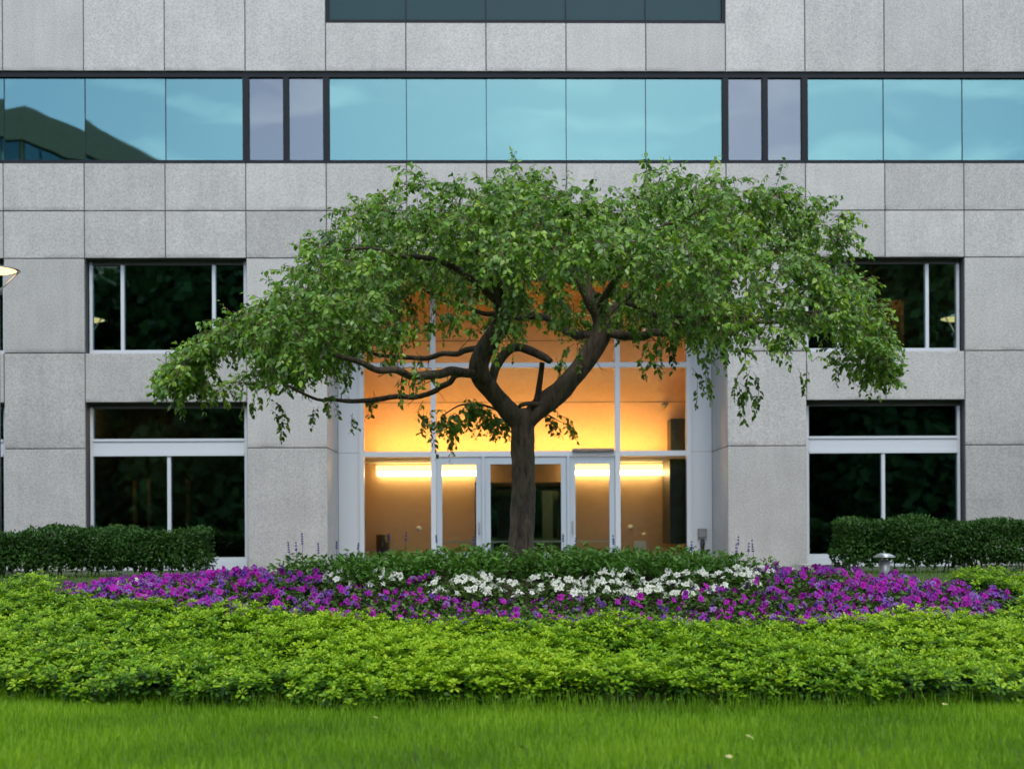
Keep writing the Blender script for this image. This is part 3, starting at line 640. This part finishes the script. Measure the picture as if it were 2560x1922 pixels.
def crown_bounds(x, u):
    zt = np.interp(x, tpx, tpz); zl = np.interp(x, lpx, lpz)
    zt = zt - np.where(u < 0, 1.5, 1.2)*u*u*np.clip((zt-3.6)/2.5, .15, 1); zl = zl + np.where(u > 0, .6, .5)*u
    return zt, np.minimum(zl, zt-.25)
nt_ = 0; tips = []
while len(tips) < 2550:
    x = rng.uniform(tpx[0], tpx[-1]); q = (x-cxm)/hw; ry = 3.1*math.sqrt(max(0.02, 1-q*q)); u = rng.uniform(-1, 1)
    zt, zl = crown_bounds(x, u)
    f = rng.uniform(0, 1); f = f**1.9 if rng.uniform() < .72 else f       # mostly near the upper skin
    if abs(u) > .75: f = rng.uniform(0, 1)
    z = zt - .06 - f*(zt-zl-.35 if zt-zl > .5 else .1)
    p = np.array([x, TY + u*ry, z])
    if math.sin(x*2.7+1.3)+math.sin(p[1]*2.6+x*.6)+math.sin(z*3.9+x*1.1) < -1.05: continue
    tips.append(p)
tips = np.array(tips)
ln = np.array([tuple(p) for p in nodes]); lr = np.array(node_r)
dd = np.array([np.min(np.linalg.norm(ln - p, axis=1)) for p in tips]); order = np.argsort(dd)
cap_n = len(ln) + len(tips)*4 + 10
NP = np.zeros((cap_n, 3)); NP[:len(ln)] = ln; NR = np.zeros(cap_n); NR[:len(ln)] = lr; cnt = len(ln)
tw = MB(); shoot_P = []; shoot_D = []
for i in order:
    p = tips[i]; d = np.linalg.norm(NP[:cnt]-p, axis=1) + .25*np.clip(NP[:cnt, 2]-p[2], 0, 9); j = int(np.argmin(d)); a = NP[j]; ln_ = np.linalg.norm(p-a)
    r0 = min(NR[j]*.8, .006 + .011*ln_); 
    side = rng.normal(size=3)*.10*ln_; m1 = a + (p-a)*.35 + side + np.array([0, 0, .12*ln_]); m2 = a + (p-a)*.72 + side*.6 + np.array([0, 0, .10*ln_])
    path = [a, m1, m2, p]; rr = [r0, r0*.75, r0*.55, max(.003, r0*.3)]
    tw.tube([Vector(q - T0) for q in path], rr, 5, cap=False)
    for q, r_ in zip(path[1:], rr[1:]): NP[cnt] = q; NR[cnt] = r_; cnt += 1
    shoot_P.append(p); shoot_D.append(nrm(p-a)); 
    if ln_ > .5: shoot_P.append(m2); shoot_D.append(nrm(p-a))
# bare twigs and stubs under the crown
for q in range(170):
    j = int(rng.integers(0, len(ln))); a = ln[j]
    if a[2] > 5.0: continue
    d = nrm(rng.normal(size=3) + np.array([0, 0, -.15])); p_ = [a]; L_ = rng.uniform(.08, .42)
    for k in range(4):
        d = nrm(d + rng.normal(size=3)*.35 + np.array([0, 0, -.08])); p_.append(p_[-1] + d*L_/4)
        if k == 2: tw.tube([Vector(p_[-1]-T0), Vector(p_[-1] + nrm(d + rng.normal(size=3)*.8)*L_*.35 - T0)], [.003, .0015], 3, cap=False)
    tw.tube([Vector(v-T0) for v in p_], [.008, .0065, .005, .004, .002], 4, cap=False)
# leafy shoots: arch out, then hang
leafP, leafD, leafN, leafS, leafT = [], [], [], [], []
def shoot(p, d, length, gravity, step=.034, size=1.0, tone=None):
    d = np.array(d, float); q = np.array(p, float); pts = [q.copy()]; tn = rng.normal(.52, .2) if tone is None else tone
    n = int(length/step)
    for k in range(n):
        d = nrm(d + np.array([0, 0, -gravity]) + rng.normal(size=3)*.10); q = q + d*step; pts.append(q.copy())
        if k < 1: continue
        for s in ((1, -1) if rng.uniform() < .35 else ((1,) if k % 2 else (-1,))):
            sd_ = nrm(np.cross(d, (0, 0, 1)) + 1e-3)*s
            ld = nrm(d*.35 + sd_*rng.uniform(.5, 1.1) + np.array([0, 0, -rng.uniform(.2, 1.1)]) + rng.normal(size=3)*.25)
            leafP.append(q + ld*.012); leafD.append(ld); leafN.append(np.array([0, -.35, .8]) + rng.normal(size=3)*.55)
            leafS.append(rng.uniform(.045, .11)*size*(1 - .25*k/n)); leafT.append(np.clip(tn + rng.normal(0, .14) + .15*k/n, 0, 1))
    tw.tube([Vector(a - T0) for a in pts[::3]] if len(pts) > 6 else [Vector(a-T0) for a in pts], .0035, 3, cap=False)
for p, d in zip(shoot_P, shoot_D):
    out = nrm(np.array([p[0]-cxm, (p[1]-TY)*1.3, .0]) + 1e-6)
    for k in range(2 if rng.uniform() < .6 else 3):
        dr = nrm(d*.35 + out*rng.uniform(.1, .7) + rng.normal(size=3)*.55 + np.array([0, 0, rng.uniform(-.2, .5)]))
        wing = np.clip((abs(p[0]-cxm)-3.2)/1.2, 0, 1)
        shoot(p, dr, rng.uniform(.22, .50)*(1-.42*wing), rng.uniform(.06, .22)*(1-.4*wing))
# long hanging sprays and stray tips that break the outline (from the photograph)
def spray(px, py, dy, length, n=3, d0=(0, 0, -.3), g=.3):
    for k in range(n):
        shoot(np.array(at(px + rng.normal(0, 8), py + rng.normal(0, 8), TY+dy)), nrm(np.array(d0, float) + rng.normal(size=3)*.25), length*rng.uniform(.6, 1.0), g)
for a in [(1615, 800, -.8, .75, 3), (1605, 830, -.6, .5, 2), (1520, 820, -.6, .5, 3), (1500, 780, -.9, .6, 3), (1870, 740, -.3, .75, 5), (1885, 700, .2, .6, 3), (1740, 790, -.2, .4, 3), (1825, 800, 0, .35, 2), (600, 880, .2, .45, 4), (690, 880, .5, .4, 3), (550, 850, -.3, .3, 4), (430, 840, 0, .3, 4),
          (770, 900, .3, .3, 2), (1415, 770, -.5, .35, 2), (1100, 620, -2.4, .85, 6), (1096, 690, -2.4, .5, 5), (1150, 660, -1.6, .35, 4), (1230, 660, -1.2, .4, 5), (1310, 640, -1.5, .45, 5), (1205, 770, .1, .45, 3), (1240, 740, -.2, .4, 3), (1405, 730, -.6, .5, 3), (1440, 730, -.7, .55, 4), (830, 700, -1.2, .4, 5), (880, 690, -1.2, .4, 4), (940, 680, -1.4, .35, 6), (760, 690, -1.3, .45, 9), (800, 700, -1.3, .4, 9), (850, 700, -1.4, .4, 9), (900, 690, -1.4, .4, 8), (700, 720, -1.2, .4, 8), (980, 670, -1.6, .3, 6), (905, 800, -1.5, .3, 4), (870, 815, -1.6, .3, 4), (930, 795, -1.2, .25, 3), (850, 770, 1.2, .3, 4), (800, 850, .7, .3, 4), (900, 770, 1.2, .25, 3), (1120, 700, 1.4, .25, 3), (1380, 690, -1.2, .35, 6), (1450, 690, -1.2, .35, 7), (1510, 700, -1.0, .4, 7), (760, 800, -.8, .35, 4), (840, 770, -1.0, .3, 3), (1000, 640, -2.3, .4, 3), (1200, 640, -2.4, .4, 3), (1235, 800, .3, .22, 1), (720, 850, -.4, .35, 3), (850, 730, -1.6, .35, 3), (480, 830, 0, .3, 3)]: spray(*a)
for a in [(1120, 385, 0, .38, 2, (.1, 0, 1), .03), (1440, 378, .1, .28, 3, (.4, 0, .7), .10), (780, 445, 0, .32, 2, (-1, 0, .3), .06), (690, 520, 0, .3, 3, (-1, 0, .2), .08), (1830, 490, 0, .3, 3, (.8, 0, .2), .2), (1900, 730, 0, .45, 4, (.8, 0, -.2), .15), (370, 805, 0, .25, 3, (-1, 0, .1), .12), (1600, 400, 0, .3, 3, (.7, 0, .4), .12), (900, 385, 0, .25, 3, (-.5, 0, .6), .1), (1700, 430, 0, .35, 3, (.8, 0, .3), .12), (460, 720, 0, .3, 3, (-.8, 0, .3), .12)]: spray(*a)
# low sprays growing from below the fork
limb('branch', [(1115, 915, .1, .02), (1060, 880, .3, .016), (1000, 875, .45, .012), (955, 900, .5, .006)], 21, 6, .03, False)
limb('branch', [(1150, 912, .1, .014), (1180, 898, .3, .010), (1215, 915, .4, .005)], 22, 6, .03, False)
for px in range(945, 1100, 8): spray(px, 875 + abs(px-1020)*.3 + rng.uniform(-12, 22), rng.uniform(.1, .8), .40, 3, (rng.normal(), rng.normal(), -.1), .16)
spray(975, 915, .5, .55, 4, (0, 0, -.6), .3); spray(930, 885, .5, .40, 4, (-.3, 0, -.4), .3)
for px, py in ((1175, 895), (1190, 898), (1205, 908), (1225, 920)): spray(px, py, .4, .30, 4, (.5, 0, -.1), .18)
leafP, leafD, leafN, leafS, leafT = map(np.array, (leafP, leafD, leafN, leafS, leafT))
print('tree leaves', len(leafP))
M['leaf'] = leaf_mat('tree_leaf', [(0, (.028, .078, .011)), (.45, (.082, .195, .018)), (.8, (.155, .300, .026)), (1, (.26, .40, .045))], .34, .40, .45)
tleaf_v = [(0,0,0), (.30,.28,.06), (-.30,.28,.06), (.25,.64,.04), (-.25,.64,.04), (0,1.05,-.10), (0,.28,0), (0,.64,-.01)]
tleaf_f = [(0,1,6), (0,6,2), (6,1,3,7), (2,6,7,4), (7,3,5), (4,7,5)]
FM = frames(leafD, leafN, leafS)
sel = np.argsort(leafP[:, 1])[:2400]; sel = rng.choice(sel, 300, replace=False); mask = np.ones(len(leafP), bool); mask[sel] = False
inst('crown', scatter('crown', tleaf_v, tleaf_f, FM[mask], leafP[mask]-T0, M['leaf'], leafT[mask]), tree)['kind'] = 'stuff'
tw.build('twigs', M['twig'], tree)['kind'] = 'stuff'
from mathutils import Matrix
lm = [scatter('leaf', tleaf_v, tleaf_f, np.eye(3)[None], np.zeros((1, 3)), M['leaf'], np.array([v])) for v in (.3, .5, .7, .85)]
for k, i in enumerate(sel):
    o = bpy.data.objects.new('leaf', lm[k % 4]); link(o, tree)
    m4 = Matrix(FM[i].tolist()).to_4x4(); m4.translation = Vector(leafP[i]-T0); o.matrix_local = m4

# ------------------------------------------------------------------ flower bed planting
M['petunia_leaf'] = leaf_mat('petunia_leaf', [(0, (.045, .10, .022)), (1, (.115, .22, .045))], .25, .55, .3)
M['salvia_leaf'] = leaf_mat('salvia_leaf', [(0, (.040, .105, .018)), (.6, (.10, .24, .035)), (1, (.20, .36, .07))], .25, .5, .35)
def petal_mat(name, c_in, c_out):
    m, t = mat(name); o = N_(t, 'ShaderNodeOutputMaterial'); lk = t.links.new; p = N_(t, 'ShaderNodeBsdfPrincipled'); oi = N_(t, 'ShaderNodeObjectInfo')
    mm = N_(t, 'ShaderNodeMix', data_type='RGBA'); mm.inputs['A'].default_value = (*c_in, 1); mm.inputs['B'].default_value = (*c_out, 1); lk(oi.outputs['Random'], mm.inputs['Factor'])
    lk(mm.outputs['Result'], p.inputs['Base Color']); p.inputs['Roughness'].default_value = .55; p.inputs['Specular IOR Level'].default_value = .2
    tl = N_(t, 'ShaderNodeBsdfTranslucent'); lk(mm.outputs['Result'], tl.inputs['Color']); mx_ = N_(t, 'ShaderNodeMixShader'); mx_.inputs[0].default_value = .3
    lk(p.outputs[0], mx_.inputs[1]); lk(tl.outputs[0], mx_.inputs[2]); lk(mx_.outputs[0], o.inputs[0]); return m
M['purple'] = petal_mat('magenta_petal', (.46, .015, .40), (.30, .03, .36)); M['violet'] = petal_mat('violet_petal', (.13, .035, .30), (.32, .16, .46))
M['white_petal'] = petal_mat('white_petal', (.80, .80, .74), (.72, .74, .62))
M['blue'] = principled('blue_spike', (.05, .05, .30), .7)
def flower_mesh(m, seed):
    rr = random.Random(seed); mb = MB(); n = 20; vs_ = [(0, 0, -.05)]
    for r_, z_ in ((.006, -.04), (.011, -.010)):
        for k in range(n): a = 2*math.pi*k/n; vs_.append((r_*math.cos(a), r_*math.sin(a), z_))
    lob = [rr.uniform(.8, 1.15) for _ in range(5)]; drp = [rr.uniform(-.022, .010) for _ in range(5)]
    for f_ in (.6, 1.0):
        for k in range(n):
            a = 2*math.pi*k/n; l = k//4; c_ = (.70, .98, 1.08, .98)[k % 4]; q = .046*(1-(1-f_)*.85)*(1 + (c_*lob[l]-1)*f_)
            vs_.append((q*math.cos(a), q*math.sin(a), .002 + drp[l]*f_*(.4 if k % 4 == 0 else 1) + rr.uniform(-.005, .005)))
    fs = [(0, 1+(k+1) % n, 1+k) for k in range(n)]
    for l in range(3):
        for k in range(n): a, b = 1+l*n+k, 1+l*n+(k+1) % n; fs.append((a, b, b+n, a+n))
    return mb.add(vs_, fs).mesh('flower', m, False)
pf = [flower_mesh(M['purple' if s < 3 else 'violet'], s) for s in range(5)]; wf = [flower_mesh(M['white_petal'], s+9) for s in range(4)]
def bush_mesh(name, m, n, rad, h, size, up, seed, lanc=False):
    g = np.random.default_rng(seed); a = g.uniform(0, 6.283, n); r_ = rad*np.sqrt(g.uniform(0, 1, n)); z = h*g.uniform(.12, 1, n)*(1-.45*(r_/rad)**2)
    P = np.stack([r_*np.cos(a), r_*np.sin(a), z], -1); d = nrm(np.stack([np.cos(a), np.sin(a), g.uniform(-.3, up, n)], -1) + g.normal(size=(n, 3))*.45)
    nn = np.array([0, 0, 1.]) + g.normal(size=(n, 3))*.4; s = g.uniform(.75, 1.2, n)*size
    F = frames(d, nn, np.stack([s*(.65 if lanc else 1.1), s, s], -1))
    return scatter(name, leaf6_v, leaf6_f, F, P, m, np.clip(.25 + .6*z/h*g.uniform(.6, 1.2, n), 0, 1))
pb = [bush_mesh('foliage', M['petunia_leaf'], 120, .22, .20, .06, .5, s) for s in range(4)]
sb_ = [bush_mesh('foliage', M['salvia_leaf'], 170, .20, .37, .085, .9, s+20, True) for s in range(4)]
def spike_mesh(seed):
    rr = random.Random(seed); mb = MB(); H = rr.uniform(.18, .30)
    mb.tube([(0, 0, 0), (.005, 0, H*.5), (0, .004, H)], .0025, 4)
    for z_ in np.linspace(H*.5, H, 6):
        if rr.random() < .2: continue
        for k in range(5):
            a = k*1.256 + rr.uniform(-.3, .3); r_ = .022*(1.1-.5*z_/H); x, y = r_*math.cos(a), r_*math.sin(a)
            mb.tube([(x*.15, y*.15, z_), (x*.7, y*.7, z_+.008), (x, y, z_+.004)], [.003, .007, .004], 5)
    return mb.mesh('flower_spike', M['blue'], True)
spk = [spike_mesh(s) for s in range(5)]
stem_m = MB().tube([(0, 0, 0), (0, 0, 1)], .003, 4).mesh('stem', M['stem'])
def petunia(x, y, white, nfl, label, group):
    z = float(ground(x, y)) + .015; r = empty('petunia_plant', (x, y, z), random.uniform(0, 6.28)); s = random.uniform(.85, 1.15)
    tag(r, label, 'flower', group); inst('foliage', random.choice(pb), r, scale=s)
    for k in range(nfl):
        a = random.uniform(0, 6.28); q = .19*math.sqrt(random.random()); h_ = (.215 - 1.6*q*q + random.uniform(-.03, .035))*s
        # heads turn up and outward, most of them toward the light in front
        tx, ty = math.cos(a)*.6 + random.gauss(0, .5), math.sin(a)*.6 + random.gauss(0, .5)
        rz = r.rotation_euler.z; fx, fy = -math.sin(rz)*.2, -math.cos(rz)*.2
        dvec = Vector((tx + fx, ty + fy, random.uniform(.25, 1.0)))
        o = inst('flower', random.choice(wf if white else pf), r, (q*math.cos(a), q*math.sin(a), h_), dvec.to_track_quat('Z', 'Y').to_euler(), random.uniform(.7, 1.05))
def in_bed(x, y, k=1.0): return ((x-BX)/(BRX*k))**2 + ((y-byc(x))/(BRY*k))**2 < 1
def in_salvia(x, y): return ((x-.15)/3.15)**2 + ((y-16.30)/.85)**2 < 1
pts = []
yy = BY-BRY-.7; row = 0
while yy < BY+BRY+.7:
    xx = BX-BRX + (.15 if row % 2 else 0)
    while xx < BX+BRX:
        x, y = xx + random.uniform(-.09, .09), yy + random.uniform(-.08, .08)
        if in_bed(x, y, .975) and not in_salvia(x, y) and not (y > 16.3 and abs(x-.15) < 3.6): pts.append((x, y))
        xx += .31
    yy += .27; row += 1
PL2 = {'left': 'magenta-purple petunia plant in the dense left wing of the flower bed', 'right': 'magenta-purple petunia plant in the dense right wing by the bollard light', 'middle': 'magenta-purple petunia plant in the front middle of the bed before the white ones'}; WL = 'white petunia plant in the band before the leafy green plants'
for x, y in pts:
    d_ = ((x-.15)/3.15)**2 + ((y-16.30)/.85)**2
    white = (d_ < (2.7 if x > -.9 else 1.9) and y < 16.3 and -2.3 < x < 2.9 and not (-1.25 < x < -1.0)) or ((x-2.9)**2 + (y-15.75)**2 < .10)
    if white: petunia(x, y, True, random.choice((9, 11, 13, 15)) if x > -.6 else random.choice((4, 7)), WL, 'white petunias')
    else:
        side = min(1, max(0, (abs(x-.3)-1.6)/2.2)); n = int(random.uniform(3, 7) + side*random.uniform(4, 10))
        q_ = 'left' if x < -2.4 else ('right' if x > 2.9 else 'middle')
        petunia(x, y, False, n, PL2[q_], 'purple petunias, ' + q_)
for x, y in ((-4.85, 16.0), (-4.7, 15.95)): petunia(x, y, True, 5, 'white petunia plant alone among purple ones at the left tip', 'stray white petunias')
spike_px = [(628, 1190), (642, 1185), (655, 1172), (728, 1185), (773, 1188), (842, 1168), (876, 1165), (945, 1172), (1025, 1175), (1065, 1188), (1215, 1172), (1240, 1178), (1130, 1190), (1325, 1175), (1590, 1178), (1588, 1195), (1612, 1192), (1625, 1192), (1490, 1188), (690, 1192)]
sal = []
yy = 15.72; row = 0
while yy < 17.1:
    xx = -3.0 + (.17 if row % 2 else 0)
    while xx < 3.35:
        x, y = xx + random.uniform(-.08, .08), yy + random.uniform(-.07, .07)
        if in_salvia(x, y) and math.hypot(x-.13, y-16.5) > .28: sal.append((x, y))
        xx += .33
    yy += .27; row += 1
sal_o = []
for x, y in sal:
    z = float(ground(x, y)) + .01; r = empty('salvia_plant', (x, y, z), 0); s = random.uniform(.85, 1.15)
    tag(r, 'leafy green salvia plant around the foot of the tree', 'plant', 'salvia plants')
    inst('foliage', random.choice(sb_), r, rot=(0, 0, random.uniform(0, 6.28)), scale=s); sal_o.append(r)
used = set()
for px, py in spike_px:
    best = min((r for r in sal_o if r not in used and r.location.y > 15.9), key=lambda r: abs(r.location.x - (px-1106)/PXM*r.location.y) + random.uniform(0, .1)); used.add(best)
    zt = CAM_Z + (1150-py)/PXM*best.location.y - best.location.z
    me = random.choice(spk); H = max(v.co.z for v in me.vertices)
    x_off = (px-1106)/PXM*best.location.y - best.location.x
    st = max(.05, zt - H*.5)
    inst('stem', stem_m, best, (x_off, 0, .0), scale=(1, 1, st+.01)); inst('flower_spike', me, best, (x_off, 0, st), (random.gauss(0, .06), random.gauss(0, .06), 0))
    best['label'] = 'leafy green salvia plant with a thin blue flower spike'; best['group'] = 'salvia plants with blue spikes'

# ------------------------------------------------------------------ ground cover, lawn
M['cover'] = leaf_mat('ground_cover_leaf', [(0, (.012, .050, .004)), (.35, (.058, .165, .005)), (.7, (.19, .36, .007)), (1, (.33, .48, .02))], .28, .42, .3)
sp_v = [(0,0,0), (.18,.46,.05), (-.18,.46,.05), (.25,.80,.02), (-.25,.80,.02), (0,1,-.05), (0,.62,-.01)]
sp_f = [(0,1,6), (0,6,2), (1,3,6), (6,4,2), (3,5,6), (6,5,4)]
n = 29000
X = rng.uniform(-9.2, 9.6, n); Y = rng.uniform(11.2, 17.6, n)
yb = 17.15 - .02*(X-.5)**2 + .15*np.sin(X*1.7)
edge = yfront(X) + .10*np.sin(X*2.1+.5) + .06*np.sin(X*5.3) + .03*np.sin(X*11)
bed = ((X-BX)/(BRX*1.0))**2 + ((Y-byc(X))/(BRY*1.0))**2
ok = (Y > edge) & (Y < yb) & (bed > 1.0) & (np.abs(X) < Y*.41 + .9) & ~((Y > byc(X)) & (X > -3.6) & (X < 5.7))
X, Y = X[ok], Y[ok]; n = len(X); print('rosettes', n)
lean = np.clip(1 - (Y - (yfront(X)+.0))/.35, 0, 1)         # the outer plants lean over the lawn and stay lower
Hh = rng.normal(.265, .045, n)*(1 - .35*lean*rng.uniform(0, 1, n)) + .035*np.sin(X*1.9+Y*2.3) + .03*np.sin(X*4.1-Y*3.0)
G = ground(X, Y)
AX = nrm(np.stack([rng.normal(0, .18, n), -.10 - .22*lean + rng.normal(0, .18, n), np.ones(n)], -1))
LP, LD, LN_, LS_, LT_ = [], [], [], [], []
for tier, (cnt_, el0, el1, hf, sz, t0) in enumerate(((7, .0, .6, 1.0, .060, .70), (6, -.35, .15, .82, .066, .40), (4, -.4, .2, .52, .072, .10), (2, .8, 1.2, 1.02, .038, .9))):  # lime new growth on top; lower tiers also darkened to deepen the shade
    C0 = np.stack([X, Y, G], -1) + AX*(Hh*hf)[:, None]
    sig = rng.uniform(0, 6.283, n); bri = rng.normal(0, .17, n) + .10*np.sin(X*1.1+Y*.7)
    for k in range(cnt_):
        a = sig + k*6.283/cnt_ + rng.normal(0, .22, n); el = rng.uniform(el0, el1, n)
        h = np.stack([np.cos(a)*np.cos(el), np.sin(a)*np.cos(el), np.sin(el)], -1)
        t1 = nrm(np.cross(AX, np.array([0, 1., .1]))); t2 = np.cross(AX, t1)
        d = nrm(h[:, :1]*t1 + h[:, 1:2]*t2 + h[:, 2:]*AX)
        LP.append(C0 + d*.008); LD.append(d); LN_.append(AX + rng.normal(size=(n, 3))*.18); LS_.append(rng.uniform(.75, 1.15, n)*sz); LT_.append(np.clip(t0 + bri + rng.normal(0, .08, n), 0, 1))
LP, LD, LN_, LS_, LT_ = map(np.concatenate, (LP, LD, LN_, LS_, LT_))
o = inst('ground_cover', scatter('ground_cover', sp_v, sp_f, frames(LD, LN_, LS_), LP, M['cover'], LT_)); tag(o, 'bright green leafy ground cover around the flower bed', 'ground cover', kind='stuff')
M['cover_soil'] = M['soil']
# soil under the ground cover
mb = MB(); gxs = np.arange(-10, 10.01, .4)
for j in range(15):
    for x in gxs:
        a = float(yfront(x)) + .10; b = 17.1 - .02*(x-.5)**2; y = a + (b-a)*j/14; mb.v.append((float(x), y, float(ground(x, y)) + .008))
m_ = len(gxs); mb.f = [(j*m_+i, j*m_+i+1, (j+1)*m_+i+1, (j+1)*m_+i) for j in range(14) for i in range(m_-1)]
tag(mb.build('planting_soil', M['soil'], smooth=True), kind='structure')

M['grass'] = leaf_mat('grass_blade', [(0, (.07, .165, .005)), (.5, (.15, .32, .007)), (1, (.27, .44, .02))], .35, .5, .2)
bl_v = [(-.5, 0, 0), (.5, 0, 0), (.42, .10, .38), (-.42, .10, .38), (.26, .30, .74), (-.26, .30, .74), (0, .58, 1.0)]
bl_f = [(0, 1, 2, 3), (3, 2, 4, 5), (5, 4, 6)]
def grass(name, X, Y, hmin, hmax, label, wid=.0045, tone=.5):
    n = len(X); a = rng.uniform(0, 6.283, n); h = rng.uniform(hmin, hmax, n); b = rng.uniform(.2, 1.0, n)
    patch = .25*np.sin(X*1.3+.7*Y) + .2*np.sin(X*2.9-Y*2.2) + .15*np.sin(Y*5+X)
    h = h*(1+.25*patch)
    cx, sx = np.cos(a), np.sin(a); z = np.zeros(n)
    Mt = np.stack([np.stack([cx*wid, -sx*h*b, rng.normal(0, .12, n)*h], -1), np.stack([sx*wid, cx*h*b, rng.normal(0, .12, n)*h], -1), np.stack([z, z, h], -1)], 1)
    P = np.stack([X, Y, ground(X, Y)], -1)
    o = inst(name, scatter(name, bl_v, bl_f, Mt, P, M['grass'], np.clip(tone + .48*patch + rng.normal(0, .2, n), 0, 1))); tag(o, label, 'grass', kind='stuff')
n = 150000
Y = np.sqrt(rng.uniform(7.0**2, 12.7**2, n)); X = rng.uniform(-1, 1, n)*(.43*Y+.5)
k_ = Y < yfront(X) + .22 + rng.uniform(-.1, .12, n); X, Y = X[k_], Y[k_]
grass('lawn_grass', X, Y, .055, .115, 'bright green mown lawn in the foreground')
n = 4500; X = rng.uniform(-6, 6.2, n); Y = yfront(X) + rng.normal(.02, .08, n)
grass('edge_grass', X, Y, .11, .24, 'tall uncut grass blades along the edge of the ground cover', .005, .35)
n = 14000; X = np.concatenate([rng.uniform(-10, -2.5, n//2), rng.uniform(3, 10.5, n//2)]); Y = rng.uniform(16.6, 20.6, n)
grass('back_grass', X, Y, .05, .10, 'shaded dark grass strip between the flower bed and the hedges', .006, .15)  # low tone puts the shade by the hedges into the blade colour
# fallen leaves on the lawn
M['dry_leaf'] = principled('dry_leaf', (.45, .40, .16), .7)
dl = scatter('fallen_leaf', tleaf_v, tleaf_f, np.eye(3)[None], np.zeros((1, 3)), M['dry_leaf'])
for px, py, lab in ((800, 1545, 'yellow fallen leaf lying by the ground cover edge left of centre'), (1122, 1613, 'yellowish fallen leaf lying alone in the middle of the lawn'), (1605, 1588, 'pale fallen leaf on the lawn at right, the upper one'), (1575, 1638, 'pale fallen leaf near the bottom edge of the lawn'), (2030, 1526, 'pale fallen leaf by the ground cover edge at far right')):
    y = (CAM_Z-.07)*PXM/(py-1150); o = inst('fallen_leaf', dl, None, ((px-1106)/PXM*y, y, .075), (random.uniform(-.4, .4), random.uniform(-.4, .4), random.uniform(0, 6)), .075); tag(o, lab, 'leaf')
